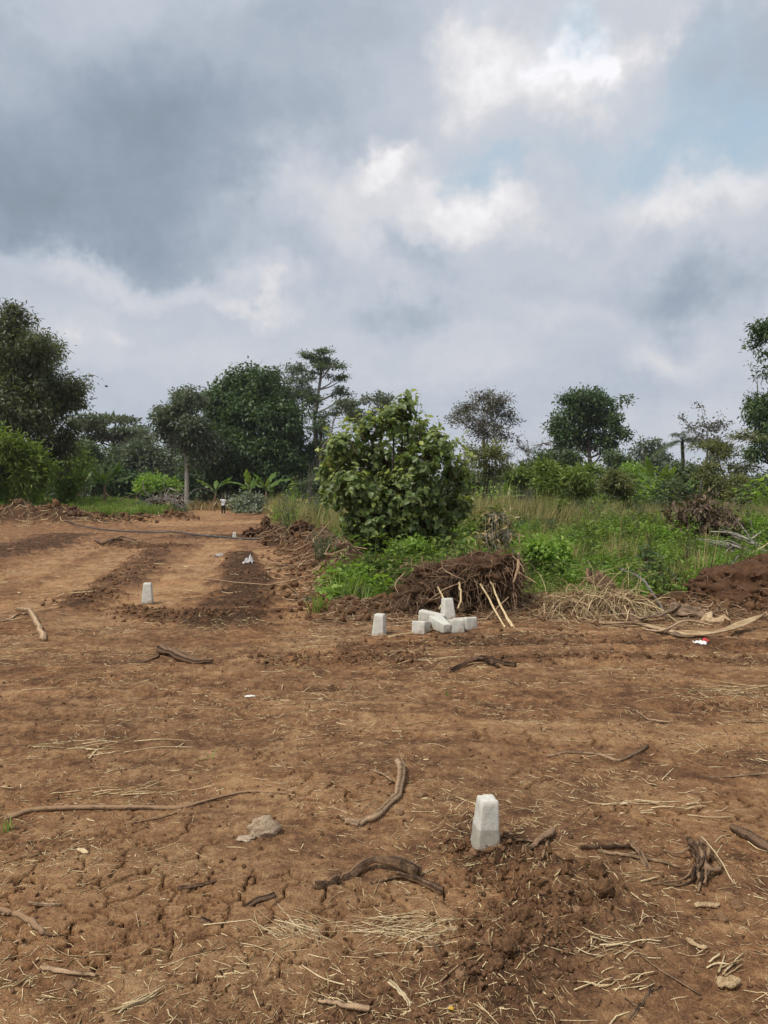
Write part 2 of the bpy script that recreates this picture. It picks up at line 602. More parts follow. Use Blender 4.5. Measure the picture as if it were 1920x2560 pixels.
class NT:
    def __init__(s, name):
        s.m, s.n, s.l = new_mat(name)

    def node(s, t, ins=None, **kw):
        n = s.n.new(t)
        for k, v in kw.items():
            setattr(n, k, v)
        for k, v in (ins or {}).items():
            if hasattr(v, 'is_output') or isinstance(v, bpy.types.NodeSocket):
                s.l.new(v, n.inputs[k])
            else:
                n.inputs[k].default_value = v
        return n

    def ramp(s, fac, stops):
        n = s.n.new('ShaderNodeValToRGB')
        e = n.color_ramp.elements
        while len(e) < len(stops):
            e.new(0.5)
        for el, (p, c) in zip(e, stops):
            el.position = p
            el.color = (*c, 1)
        s.l.new(fac, n.inputs[0])
        return n.outputs[0]

    def noise(s, vec, scale, detail=4, rough=0.55, out=0):
        n = s.node('ShaderNodeTexNoise', {'Scale': scale, 'Detail': detail, 'Roughness': rough})
        if vec is not None:
            s.l.new(vec, n.inputs['Vector'])
        return n.outputs[out]

    def math(s, op, a, b=None, clamp=False):
        n = s.n.new('ShaderNodeMath')
        n.operation, n.use_clamp = op, clamp
        for i, x in enumerate((a, b)):
            if x is None:
                continue
            if isinstance(x, (int, float)):
                n.inputs[i].default_value = x
            else:
                s.l.new(x, n.inputs[i])
        return n.outputs[0]

    def mix(s, fac, a, b, mode='MIX'):
        n = s.n.new('ShaderNodeMix')
        n.data_type, n.blend_type = 'RGBA', mode
        for i, x in ((0, fac), (6, a), (7, b)):
            if isinstance(x, (int, float)):
                n.inputs[i].default_value = x
            elif isinstance(x, tuple):
                n.inputs[i].default_value = (*x, 1)
            else:
                s.l.new(x, n.inputs[i])
        return n.outputs[2]

    def bump(s, h, strength, dist):
        return s.node('ShaderNodeBump', {'Height': h, 'Strength': strength, 'Distance': dist}).outputs[0]

    def out(s, shader):
        o = s.n.new('ShaderNodeOutputMaterial')
        s.l.new(shader, o.inputs[0])
        return s.m

    def principled(s, color, rough=0.9, spec=0.2, normal=None):
        p = s.n.new('ShaderNodeBsdfPrincipled')
        for k, x in (('Base Color', color), ('Roughness', rough), ('Specular IOR Level', spec)):
            if isinstance(x, (int, float)):
                p.inputs[k].default_value = x
            elif isinstance(x, tuple):
                p.inputs[k].default_value = (*x, 1)
            else:
                s.l.new(x, p.inputs[k])
        if normal is not None:
            s.l.new(normal, p.inputs['Normal'])
        return p.outputs[0]


SOIL_DARK, SOIL_MID, SOIL_LIGHT = (0.062, 0.035, 0.019), (0.236, 0.127, 0.062), (0.41, 0.252, 0.128)


def mat_ground():
    t = NT('bare_soil')
    pos = t.node('ShaderNodeNewGeometry').outputs['Position']
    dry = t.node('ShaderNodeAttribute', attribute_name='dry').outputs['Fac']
    n1 = t.noise(pos, 2.6, 5, 0.6)  # soil dryness, with the painted shade of the cracks mixed in
    n2 = t.noise(pos, 17.0, 6, 0.72)
    n3 = t.noise(pos, 110.0, 3, 0.6)
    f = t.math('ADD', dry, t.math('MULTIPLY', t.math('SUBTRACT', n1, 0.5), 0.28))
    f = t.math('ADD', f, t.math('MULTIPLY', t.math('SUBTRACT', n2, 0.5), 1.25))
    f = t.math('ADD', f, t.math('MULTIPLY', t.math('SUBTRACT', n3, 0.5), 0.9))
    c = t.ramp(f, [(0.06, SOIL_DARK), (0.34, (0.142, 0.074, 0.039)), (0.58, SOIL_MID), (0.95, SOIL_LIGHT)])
    hue = t.noise(pos, 0.9, 3)
    c = t.mix(t.math('MULTIPLY', t.math('SUBTRACT', hue, 0.42), 2.2, True), c, (1.06, 0.93, 0.84), 'MULTIPLY')
    vo = t.node('ShaderNodeTexVoronoi', {'Vector': pos, 'Scale': 95.0, 'Randomness': 1.0})
    spk = t.math('LESS_THAN', vo.outputs['Distance'], 0.17)
    spk = t.math('MULTIPLY', spk, t.math('GREATER_THAN', t.node('ShaderNodeSeparateColor', {0: vo.outputs['Color']}).outputs[0], 0.80))
    spk = t.math('MULTIPLY', spk, t.math('GREATER_THAN', n1, 0.46))
    c = t.mix(t.math('MULTIPLY', spk, 0.75), c, (0.50, 0.36, 0.20))
    h = t.math('ADD', t.math('MULTIPLY', n2, 1.0), t.math('MULTIPLY', n3, 0.45))
    return t.out(t.principled(c, 0.95, 0.12, t.bump(h, 1.0, 0.03)))


def mat_clod(name='clod_soil', a=SOIL_DARK, b=SOIL_MID, sc=14.0):
    t = NT(name)
    co = t.node('ShaderNodeNewGeometry').outputs['Position']
    n = t.noise(co, sc, 5, 0.65)
    n2 = t.noise(co, sc * 6, 3, 0.6)
    f = t.math('ADD', n, t.math('MULTIPLY', t.math('SUBTRACT', n2, 0.5), 0.7))
    c = t.ramp(f, [(0.25, a), (0.8, b)])
    return t.out(t.principled(c, 0.95, 0.1, t.bump(f, 0.9, 0.02)))


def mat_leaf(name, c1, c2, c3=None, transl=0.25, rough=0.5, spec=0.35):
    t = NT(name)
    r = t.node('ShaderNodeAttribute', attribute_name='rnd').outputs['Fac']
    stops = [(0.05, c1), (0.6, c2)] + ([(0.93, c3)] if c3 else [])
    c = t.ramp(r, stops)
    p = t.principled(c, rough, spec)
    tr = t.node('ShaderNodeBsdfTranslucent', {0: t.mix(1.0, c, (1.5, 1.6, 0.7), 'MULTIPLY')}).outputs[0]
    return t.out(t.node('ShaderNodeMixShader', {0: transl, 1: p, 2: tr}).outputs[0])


def mat_wood(name, a, b, sc=9.0, spec=0.15, stretch=1.0):
    t = NT(name)
    pos = t.node('ShaderNodeNewGeometry').outputs['Position']
    r = t.node('ShaderNodeAttribute', attribute_name='rnd').outputs['Fac']
    n = t.noise(pos, sc, 5, 0.65)
    n2 = t.noise(pos, sc * 8, 3, 0.6)
    f = t.math('ADD', t.math('ADD', t.math('MULTIPLY', n, 0.7), t.math('MULTIPLY', n2, 0.45)), t.math('SUBTRACT', t.math('MULTIPLY', r, 0.5), 0.25))
    c = t.ramp(f, [(0.40, a), (0.74, b)])
    return t.out(t.principled(c, 0.85, spec, t.bump(f, 1.0, 0.35 / sc)))


def mat_concrete(name, low_band=False):
    t = NT(name)
    co = t.node('ShaderNodeTexCoord').outputs['Object']
    n = t.noise(co, 14.0, 5, 0.6)
    n2 = t.noise(co, 120.0, 3, 0.6)
    sp = t.node('ShaderNodeSeparateXYZ', {0: co})
    st = t.node('ShaderNodeTexWave', {'Vector': co, 'Scale': 32.0, 'Distortion': 5.0, 'Detail': 3.0}, bands_direction='Z').outputs[1]
    f = t.math('ADD', t.math('MULTIPLY', n, 0.75), t.math('MULTIPLY', n2, 0.3))
    f = t.math('ADD', f, t.math('MULTIPLY', t.math('SUBTRACT', st, 0.5), 0.025))
    c = t.ramp(f, [(0.30, (0.40, 0.385, 0.33)), (0.72, (0.66, 0.635, 0.56))])
    if low_band:
        e = t.math('ADD', sp.outputs[2], t.math('MULTIPLY', t.math('SUBTRACT', n, 0.5), 0.03))
        m = t.math('LESS_THAN', e, 0.118)
        c = t.mix(m, c, t.ramp(f, [(0.30, (0.29, 0.265, 0.21)), (0.72, (0.46, 0.425, 0.35))]))
    dirt = t.math('MULTIPLY', t.math('SUBTRACT', t.noise(co, 9.0, 4), t.math('ADD', t.math('MULTIPLY', sp.outputs[2], 1.5), 0.38)), 5.0, True)
    c = t.mix(t.math('MULTIPLY', dirt, 0.7), c, SOIL_MID)
    pits = t.node('ShaderNodeTexVoronoi', {'Vector': co, 'Scale': 90.0}).outputs[0]
    h = t.math('ADD', f, t.math('MULTIPLY', t.math('LESS_THAN', pits, 0.16), -0.5))
    return t.out(t.principled(c, 0.9, 0.2, t.bump(h, 0.8, 0.008)))


def mat_plain(name, color, rough=0.6, spec=0.3, var=0.2, sc=20.0):
    t = NT(name)
    n = t.noise(t.node('ShaderNodeTexCoord').outputs['Object'], sc, 4)
    c = t.mix(n, tuple(x * (1 - var) for x in color), tuple(min(1, x * (1 + var)) for x in color))
    return t.out(t.principled(c, rough, spec))


M_SOIL = mat_ground()
M_CLOD = mat_clod()
M_CLOD_L = mat_clod('dry_clod_soil', (0.10, 0.052, 0.029), (0.24, 0.135, 0.075))
M_CONC = mat_concrete('cast_concrete')
M_CONC_B = mat_concrete('cast_concrete_banded', True)
M_STRAW = mat_wood('dry_straw', (0.30, 0.19, 0.09), (0.84, 0.66, 0.38), 30)
M_STRAW_P = mat_wood('pale_straw', (0.42, 0.30, 0.16), (0.82, 0.66, 0.40), 30)
M_TWIG = mat_wood('brown_bark', (0.055, 0.032, 0.019), (0.34, 0.215, 0.125), 34)
M_TWIG_L = mat_wood('tan_bark', (0.13, 0.08, 0.045), (0.52, 0.355, 0.215), 34)
M_TWIG_D = mat_wood('dark_bark', (0.028, 0.017, 0.011), (0.21, 0.13, 0.08), 34)
M_BARK = mat_wood('tree_bark', (0.10, 0.085, 0.07), (0.24, 0.21, 0.18), 2.0)
M_BARK_P = mat_wood('pale_tree_bark', (0.24, 0.22, 0.19), (0.42, 0.39, 0.34), 1.5)
M_BARK_D = mat_wood('dark_tree_bark', (0.035, 0.03, 0.025), (0.09, 0.075, 0.06), 2.0)
M_WHITEWOOD = mat_wood('bare_weathered_wood', (0.20, 0.18, 0.155), (0.52, 0.47, 0.40), 6.0)
M_PEEL = mat_wood('peeled_wood', (0.33, 0.21, 0.11), (0.62, 0.46, 0.27), 10.0)

# ------------------------------------------------------------------ ground sheet
EXTX = np.array([1.15, 1.4, 1.9, 3, 6, 15, 40, 120])
cx = np.concatenate([-EXTX[::-1], np.linspace(-1, 1, 940), EXTX])
gy = np.concatenate([[-900, -120, -20, -4, 0.2], np.geomspace(1.3, 2.0, 40), np.geomspace(2.0, 7.0, 520)[1:], np.geomspace(7.0, 14.0, 170)[1:], np.geomspace(14, 130, 140)[1:], np.geomspace(130, 3000, 14)[1:]])
GX = cx[None, :] * (1.25 + 0.58 * np.maximum(gy, 1.2))[:, None]
GY = np.broadcast_to(gy[:, None], GX.shape)
gz, gdry_shade = terrain(GX.ravel(), GY.ravel())
far_ = np.hypot(GX.ravel(), GY.ravel())
gz = gz * (1 - ss(300, 900, far_))
ny, nx = GX.shape
gi = np.arange(ny * nx).reshape(ny, nx)
gF = np.stack([gi[:-1, :-1], gi[:-1, 1:], gi[1:, 1:], gi[1:, :-1]], -1).reshape(-1, 4)
o = link('ground', mesh('ground', np.stack([GX.ravel(), GY.ravel(), gz], 1), gF, M_SOIL, {'dry': gdry_shade}))
tag(o, 'bare reddish brown soil with wheel tracks and drying cracks', kind='structure')

# ------------------------------------------------------------------ leaf materials
L_MANGO = mat_leaf('mango_foliage', (0.042, 0.055, 0.026), (0.105, 0.122, 0.056), (0.18, 0.19, 0.07), 0.25, 0.45, 0.45)
L_LIME = mat_leaf('yellow_green_foliage', (0.062, 0.098, 0.020), (0.145, 0.205, 0.042), (0.26, 0.30, 0.08), 0.34, 0.6, 0.25)
L_DEEP = mat_leaf('deep_green_foliage', (0.026, 0.052, 0.022), (0.066, 0.115, 0.04), (0.125, 0.175, 0.055), 0.25, 0.5, 0.35)
L_MID = mat_leaf('mid_green_foliage', (0.045, 0.07, 0.034), (0.1, 0.138, 0.066), (0.155, 0.19, 0.085), 0.28)
L_GREY = mat_leaf('grey_green_foliage', (0.06, 0.08, 0.052), (0.125, 0.152, 0.1), (0.18, 0.2, 0.13), 0.28)
L_OLIVE = mat_leaf('olive_foliage', (0.075, 0.088, 0.034), (0.16, 0.175, 0.07), (0.25, 0.23, 0.095), 0.3, 0.7, 0.15)
L_BROAD = mat_leaf('broad_leaf', (0.070, 0.112, 0.038), (0.165, 0.215, 0.070), (0.34, 0.38, 0.09), 0.36, 0.42, 0.4)
L_FRESH = mat_leaf('fresh_weed_leaf', (0.105, 0.18, 0.035), (0.215, 0.33, 0.07), (0.37, 0.45, 0.13), 0.4, 0.7, 0.15)
L_GRASS = mat_leaf('green_grass_blade', (0.1, 0.155, 0.036), (0.21, 0.29, 0.075), (0.36, 0.4, 0.15), 0.4, 0.7, 0.15)
L_DRYG = mat_leaf('dry_grass_blade', (0.2, 0.175, 0.08), (0.34, 0.29, 0.145), (0.5, 0.41, 0.24), 0.35, 0.8, 0.1)
L_MAIZE = mat_leaf('dry_maize_stalk', (0.22, 0.155, 0.08), (0.42, 0.30, 0.16), (0.60, 0.46, 0.27), 0.25)
L_BANANA = mat_leaf('banana_leaf', (0.07, 0.125, 0.025), (0.125, 0.20, 0.042), (0.22, 0.27, 0.08), 0.35, 0.4, 0.45)
L_DEAD = mat_leaf('withered_leaf', (0.045, 0.030, 0.020), (0.13, 0.088, 0.058), (0.24, 0.17, 0.11), 0.15, 0.7)
L_BARE = mat_leaf('sparse_grey_leaf', (0.07, 0.072, 0.052), (0.135, 0.13, 0.10), (0.19, 0.17, 0.13), 0.15)
L_PALE = mat_leaf('pale_underside_leaf', (0.10, 0.125, 0.08), (0.20, 0.235, 0.16), (0.33, 0.36, 0.27), 0.2)


def leaf_cloud(C, seed, nl, sig, L, W, droop, outward, out_w=0.5, flat=0.75, up=0.8):
    """leaves round clump centres C (N,3) -> V, F, rnd per vertex"""
    r = np.random.default_rng(seed)
    N = len(C)
    ct = np.clip(r.normal(0.45, 0.22, N), 0, 1)
    off = r.normal(0, 1, (N, nl, 3)) * sig * np.array([1, 1, flat])
    P = (C[:, None] + off).reshape(-1, 3)
    o_ = np.repeat(outward, nl, 0)
    A = o_ * out_w + r.normal(0, 0.75, P.shape) + unit(off.reshape(-1, 3)) * 0.5
    A[:, 2] -= droop
    A = unit(A)
    Nn = r.normal(0, 0.6, P.shape)
    Nn[:, 2] += up
    Nn = unit(Nn + o_ * 0.3)
    n = len(P)
    sc = r.uniform(0.65, 1.3, n)
    V, F = quads_leaf(P, A, Nn, L * sc, W * sc * r.uniform(0.8, 1.2, n), 0.12)
    rnd = np.clip(np.repeat(ct, nl) * 0.7 + r.uniform(0, 0.4, n), 0, 1)
    return V, F, np.repeat(rnd, 4)


def lobes_world(lobes, D, depth, seed):
    r = np.random.default_rng(seed)
    out = []
    us = [l[0] for l in lobes]
    cu = 0.5 * (min(us) + max(us))
    span = (max(us) - min(us) + 2 * np.mean([l[2] for l in lobes])) / FPX * D
    for l in lobes:
        u, v, ru, rv = l[:4]
        lat = abs(u - cu) / max(1, 0.5 * (max(us) - min(us)) + 1)
        dy = r.uniform(-1, 1) * span * 0.32 * depth * (1 - 0.75 * lat ** 2)
        c = at(u, v, D)
        c[1] += dy
        out.append((c, np.array([ru / FPX * D, (ru + rv) * 0.5 / FPX * D, rv / FPX * D])))
    return out


def plant(name, label, cat, D, bu, lobes, leafm, barkm, n_clump, nl, sig, L, W, r0, seed, top=None, droop=0.5, out_w=0.5, depth=1.0,
          limbs=True, twigs=0.35, shell=0.5, group=None, fork=0.45, up=0.8, sub=9, twig_r=None, trunk_path=None, bz=None, flat=0.75, stems=1):
    """tree or shrub: an Empty with a trunk (limbs included) and a crown"""
    r = np.random.default_rng(seed)
    bx = at(bu, HOR, D)[0]
    z0 = hz(bx, D) if bz is None else bz
    base = np.array([bx, D, z0])
    LW = lobes_world(lobes, D, depth, seed)
    area = np.array([q[1][0] * q[1][2] for q in LW])
    cnt = np.maximum(1, (n_clump * area / area.sum()).astype(int))
    C, O, lob = [], [], []
    for k, ((c, rad), n) in enumerate(zip(LW, cnt)):
        d = unit(r.normal(0, 1, (n, 3)))
        rr = (1 - shell) * r.uniform(0, 1, n) ** 0.33 + shell * r.uniform(0.72, 1.06, n)
        p = c + d * rad * rr[:, None]
        if sub > 0:
            ns = max(3, int(n / sub))
            ds = unit(r.normal(0, 1, (ns, 3)) + np.array([0, -0.15, 0.12]))
            sc_ = c + ds * rad * r.uniform(0.55, 0.92, (ns, 1))
            pick = r.integers(0, ns, n)
            p = sc_[pick] + d * rad * (r.uniform(0.22, 0.42, ns)[pick] * np.maximum(rr, 0.5))[:, None]
            d = unit((p - c) / rad)
        p[:, 2] = np.maximum(p[:, 2], z0 + 0.15)
        C.append(p)
        O.append(unit(d * np.array([1, 1, 0.8]) + np.array([0, 0, 0.2])))
        lob.append(np.full(n, k))
    C, O, lob = np.concatenate(C), np.concatenate(O), np.concatenate(lob)
    t = empty(name, base, label, cat, group)
    V, F, rn = leaf_cloud(C, seed + 1, nl, sig, L, W, droop, O, out_w, flat, up)
    V[:, 2] = np.maximum(V[:, 2], z0 + 0.02)
    link('crown', mesh('crown', V - base, F, leafm, {'rnd': rn}), parent=t)
    # trunk and limbs
    cz = np.array([c[2] for c, _ in LW])
    cw = area / area.sum()
    cen = (np.array([c for c, _ in LW]) * cw[:, None]).sum(0)
    topz = (cz.max() if top is None else at(0, top, D)[2])
    parts = []
    if trunk_path is not None:
        tp = np.array([at(u, v, D) for u, v in trunk_path])
        tp[0] = base
        tp[:, 1] += np.linspace(0, 1, len(tp)) * 0.3
    else:
        tp = np.array([base, base + (np.array([cen[0], cen[1], topz]) - base) * np.array([0.25, 0.25, 0.35]),
                       base + (np.array([cen[0], cen[1], topz]) - base) * np.array([0.65, 0.65, 0.68]), [cen[0], cen[1], topz]])
        tp[1:3, :2] += r.normal(0, 0.03 * (topz - z0), (2, 2))
    TP = smooth_path(tp, 14)
    TR = np.linspace(1, 0.32, 14) * r0
    TR[0] *= 1.35
    TP[0, 2] -= 0.1
    parts.append(fibres(TP, TR, 7))
    if stems > 1:
        for s_ in range(stems - 1):
            q = tp.copy()
            q[0, :2] += r.normal(0, r0 * 1.6, 2)
            q[1:, :2] += r.normal(0, 0.12 * (topz - z0), 2)
            parts.append(fibres(smooth_path(q, 10), np.linspace(1, 0.3, 10) * r0 * 0.7, 6))
    if limbs:
        P_, R_ = [], []
        for k, (c, rad) in enumerate(LW):
            lo = z0 + (topz - z0) * fork
            hh = np.clip(c[2] - 0.55 * np.linalg.norm(c[:2] - cen[:2]) - rad[2] * 0.7, lo if lo < c[2] else z0 + 0.3 * (c[2] - z0), topz)
            i = int(np.argmin(np.abs(TP[:, 2] - hh)))
            a = TP[i]
            mid = a + (c - a) * np.array([0.55, 0.55, 0.35]) + r.normal(0, 0.05, 3) * np.linalg.norm(c - a)
            P_.append(smooth_path([a, mid, c], 8))
            R_.append(np.linspace(min(TR[i] * 0.6, r0 * 0.5), r0 * 0.12, 8))
        parts.append(fibres(np.array(P_), np.array(R_), 5))
        if twigs > 0:
            sel = np.nonzero(r.uniform(0, 1, len(C)) < twigs)[0]
            if len(sel):
                P_, R_ = [], []
                tr = twig_r or r0 * 0.07
                for q in sel:
                    c = LW[lob[q]][0]
                    a = c + (C[q] - c) * r.uniform(0.0, 0.3)
                    m = (a + C[q]) / 2 + r.normal(0, 0.1, 3) * np.linalg.norm(C[q] - a)
                    P_.append(np.stack([a, m, C[q]]))
                    R_.append([tr * 1.3, tr, tr * 0.4])
                parts.append(fibres(np.array(P_), np.array(R_), 3))
    V, F = join(parts)
    link('trunk', mesh('trunk', V - base, F, barkm, {'rnd': np.full(len(V), 0.5)}), parent=t)
    return t


# ------------------------------------------------------------------ trees
plant('mango_tree', 'huge dark leafy mango tree cut off by the left edge', 'tree', 58, 45,
      [(15, 725, 75, 52), (85, 765, 62, 50), (20, 815, 110, 80), (105, 825, 70, 62), (142, 862, 42, 50), (60, 900, 95, 72), (115, 925, 48, 40),
       (165, 845, 24, 26), (5, 965, 80, 60), (-80, 760, 95, 80), (-100, 880, 120, 100), (-60, 985, 90, 60), (90, 985, 55, 50), (60, 715, 45, 32), (130, 920, 40, 36), (120, 785, 36, 36), (60, 850, 80, 70), (165, 880, 22, 26)],
      L_MANGO, M_BARK_D, 3600, 20, 0.34, 0.36, 0.10, 0.42, 31, droop=0.6, shell=0.45, twigs=0.1, sub=13)
plant('leafy_shrub', 'bright yellow-green leafy shrub in front of the mango at the left edge', 'shrub', 48.5, 35,
      [(25, 972, 50, 42), (0, 1015, 60, 42), (62, 995, 36, 34), (60, 1035, 40, 28), (-40, 985, 40, 50), (85, 1020, 28, 30)], L_LIME, M_BARK_D, 520, 14, 0.26, 0.42, 0.10, 0.12, 32, droop=0.35)
plant('leafy_shrub', 'olive green shrub right of the mango trunk behind the banana plants', 'shrub', 70, 150,
      [(140, 985, 36, 50), (165, 1010, 30, 40), (120, 1030, 34, 32), (172, 965, 14, 16)], L_LIME, M_BARK_D, 330, 13, 0.3, 0.42, 0.1, 0.12, 33, droop=0.8)
plant('umbrella_tree', 'flat-topped grey-green umbrella tree between the mango and the thin-trunked tree', 'tree', 135, 245,
      [(245, 916, 60, 9), (280, 930, 38, 12), (205, 914, 42, 8), (300, 948, 28, 12), (178, 925, 22, 8), (235, 934, 44, 8), (270, 952, 45, 12), (198, 945, 25, 8)], L_GREY, M_BARK_D, 420, 16, 0.75, 0.7, 0.3, 0.5, 34,
      droop=0.0, fork=0.55, flat=0.4, twigs=0.3)
for k, (lab, bu, D, lobes, lm) in enumerate([
        ('dark rounded tree directly right of the mango crown, below the umbrella tree', 200, 112, [(190, 975, 34, 30), (212, 1000, 38, 40), (180, 1025, 30, 35)], L_MID),
        ('rounded grey-green tree under the right half of the umbrella tree', 268, 116, [(262, 985, 36, 34), (285, 1010, 36, 40), (250, 1030, 34, 35), (300, 975, 26, 22)], L_GREY),
        ('low wide tree left of the pale thin trunk', 338, 118, [(330, 985, 36, 36), (352, 1012, 40, 42), (318, 1035, 34, 30), (365, 965, 24, 20)], L_GREY),
        ('dark tree filling the gap right of the pale thin trunk', 440, 112, [(432, 1000, 32, 36), (455, 1030, 34, 34), (420, 1035, 26, 30), (465, 1000, 24, 26)], L_MID),
        ('small dark tree behind the lone banana plant, left of the path', 240, 100, [(232, 1035, 26, 24), (262, 1045, 26, 20), (205, 1040, 22, 24)], L_DEEP),
        ('low dark shrubby tree behind the felled branches left of the path', 340, 100, [(310, 1050, 30, 18), (345, 1050, 32, 20), (385, 1052, 28, 18)], L_DEEP)]):
    plant('broadleaf_tree', lab, 'tree', D, bu, lobes, lm, M_BARK_D, 430, 17, 0.55, 0.55, 0.24, 0.35, 40 + k, droop=0.4, twigs=0.15)
plant('slender_tree', 'tall slender tree with a pale bare trunk left of the big dark tree', 'tree', 98, 403,
      [(390, 866, 36, 26), (418, 862, 26, 24), (366, 900, 26, 26), (408, 905, 38, 32), (372, 930, 30, 22), (430, 935, 26, 26), (456, 962, 24, 24), (352, 934, 16, 12), (440, 985, 30, 20), (395, 945, 26, 22)],
      L_GREY, M_BARK_P, 760, 15, 0.5, 0.52, 0.2, 0.32, 51, top=850, droop=0.55, fork=0.4, twigs=0.3, trunk_path=[(403, 1075), (403, 1010), (398, 960), (399, 900), (395, 850)], shell=0.45)
plant('dense_tree', 'massive deep green tree hung with climbers, largest beyond the path', 'tree', 108, 555,
      [(525, 826, 40, 34), (500, 862, 54, 46), (568, 862, 50, 48), (610, 905, 46, 42), (540, 925, 84, 70), (470, 885, 28, 44), (632, 938, 28, 36), (500, 985, 58, 56), (590, 990, 64, 56), (640, 988, 26, 40), (545, 1035, 90, 36), (480, 1030, 30, 36),
       (575, 822, 16, 14), (455, 960, 14, 40)],
      L_DEEP, M_BARK_D, 2300, 20, 0.62, 0.60, 0.28, 0.9, 52, droop=0.55, shell=0.75, twigs=0.0)
plant('dense_tree', 'narrow dark bushy crown against the right side of the massive tree', 'tree', 110, 606,
      [(600, 815, 20, 16), (612, 840, 20, 24), (590, 835, 18, 20)], L_MID, M_BARK_D, 130, 14, 0.5, 0.5, 0.2, 0.3, 53, droop=0.2)
plant('tall_sparse_tree', 'tallest bare-trunked tree with flat layered foliage right of the massive tree', 'tree', 112, 676,
      [(684, 768, 34, 7), (700, 785, 38, 10), (712, 800, 34, 9), (690, 808, 26, 6), (668, 775, 20, 5), (742, 818, 14, 5), (728, 812, 18, 6), (704, 762, 10, 6), (745, 850, 14, 5), (725, 845, 18, 7), (735, 838, 10, 6), (670, 850, 22, 10), (690, 868, 22, 9), (660, 822, 18, 6)],
      L_MID, M_BARK_P, 420, 12, 0.38, 0.42, 0.15, 0.42, 54, top=775, droop=0.1, fork=0.4, flat=0.4, twigs=0.45, twig_r=0.04,
      trunk_path=[(676, 1062), (674, 985), (682, 940), (678, 905), (687, 850), (694, 800), (690, 772)], shell=0.2)
plant('tall_sparse_tree', 'thin straight tree with wispy crown just left of the tallest tree', 'tree', 116, 651,
      [(636, 795, 20, 8), (628, 805, 16, 8), (652, 800, 14, 8), (650, 820, 22, 12), (640, 845, 22, 14), (660, 845, 20, 12), (630, 870, 16, 10), (625, 830, 14, 10), (665, 870, 18, 8)],
      L_GREY, M_BARK_D, 270, 12, 0.42, 0.42, 0.15, 0.22, 55, top=790, droop=0.4, fork=0.4, twigs=0.4, twig_r=0.03, trunk_path=[(651, 1062), (651, 950), (652, 880), (652, 800)], shell=0.3)
plant('leaning_tree', 'slim curved leaning tree with feathery flat crown behind the broad-leaved bush', 'tree', 106, 682,
      [(735, 882, 26, 6), (755, 876, 22, 7), (718, 890, 22, 4), (745, 862, 14, 6), (760, 892, 18, 6), (772, 905, 14, 8), (740, 870, 12, 5)],
      L_GREY, M_BARK_P, 190, 12, 0.38, 0.42, 0.15, 0.2, 56, top=890, droop=0.1, fork=0.6, flat=0.35, twigs=0.4, twig_r=0.035,
      trunk_path=[(682, 1062), (692, 980), (712, 945), (722, 905), (734, 890)], shell=0.2)
plant('creeper_tree', 'dead trunk draped in dark hanging creepers beside the tallest tree', 'tree', 110, 696,
      [(680, 900, 20, 10), (694, 915, 16, 16), (698, 940, 12, 30), (690, 975, 24, 30), (706, 985, 20, 40), (668, 990, 24, 30), (700, 1030, 40, 30)],
      L_MID, M_BARK_D, 420, 14, 0.42, 0.5, 0.18, 0.35, 57, droop=1.1, top=905, twigs=0.1)
plant('dark_crown_tree', 'dark tufted tree peeking up behind the top of the broad-leaved bush', 'tree', 118, 812,
      [(793, 858, 11, 10), (814, 862, 15, 13), (842, 864, 14, 13), (776, 895, 30, 11), (830, 890, 40, 14)], L_GREY, M_BARK_D, 200, 14, 0.42, 0.5, 0.2, 0.3, 58, droop=0.1, twigs=0.3)
plant('round_crown_tree', 'thin grey domed tree with visible branches right of the broad-leaved bush', 'tree', 96, 1047,
      [(1045, 862, 42, 12), (1010, 876, 34, 14), (1082, 878, 32, 16), (1046, 888, 44, 18), (985, 898, 24, 10), (1100, 905, 22, 14), (1020, 912, 34, 12), (1070, 915, 34, 14), (1045, 935, 40, 16), (1090, 938, 26, 10)],
      L_BARE, M_BARK_D, 520, 10, 0.46, 0.38, 0.14, 0.28, 59, droop=0.2, fork=0.35, twigs=0.9, twig_r=0.03, top=905, shell=0.55,
      trunk_path=[(1047, 1075), (1047, 1000), (1045, 950), (1044, 905)])
plant('bare_tree', 'pale leafless tree with drooping grey twigs left of the round-crowned dark tree', 'tree', 100, 1150,
      [(1130, 975, 36, 18), (1165, 960, 34, 14), (1110, 950, 22, 14), (1150, 990, 40, 18), (1185, 975, 24, 14), (1090, 985, 24, 18)],
      L_BARE, M_BARK_P, 200, 3, 0.4, 0.3, 0.08, 0.16, 60, droop=0.5, twigs=1.0, twig_r=0.03)
plant('olive_shrub', 'thin upright shrub with small olive leaves right of the broad-leaved bush', 'shrub', 46, 1055,
      [(1050, 985, 34, 26), (1075, 975, 26, 20), (1030, 975, 22, 20), (1060, 1020, 30, 22), (1085, 1000, 22, 16)], L_OLIVE, M_BARK_D, 240, 9, 0.22, 0.24, 0.085, 0.07, 61, droop=0.1, twigs=0.7, twig_r=0.012, stems=3)
plant('round_tree', 'dark green round-crowned tree standing alone on the right horizon', 'tree', 104, 1283,
      [(1268, 855, 40, 22), (1240, 876, 34, 26), (1306, 878, 32, 28), (1344, 868, 10, 8), (1225, 918, 34, 32), (1290, 915, 50, 42), (1338, 918, 26, 24), (1255, 955, 44, 32), (1318, 958, 34, 32), (1212, 945, 18, 18), (1358, 935, 10, 10)],
      L_DEEP, M_BARK_D, 860, 15, 0.5, 0.52, 0.22, 0.42, 62, droop=0.5, twigs=0.25, shell=0.6, top=900)
plant('round_tree', 'low rounded tree on the horizon right of the round-crowned dark tree', 'tree', 122, 1402,
      [(1400, 972, 30, 18), (1380, 985, 22, 16), (1425, 985, 22, 16), (1402, 1005, 44, 24)], L_GREY, M_BARK_D, 260, 14, 0.5, 0.55, 0.25, 0.3, 63, droop=0.3, twigs=0.3)
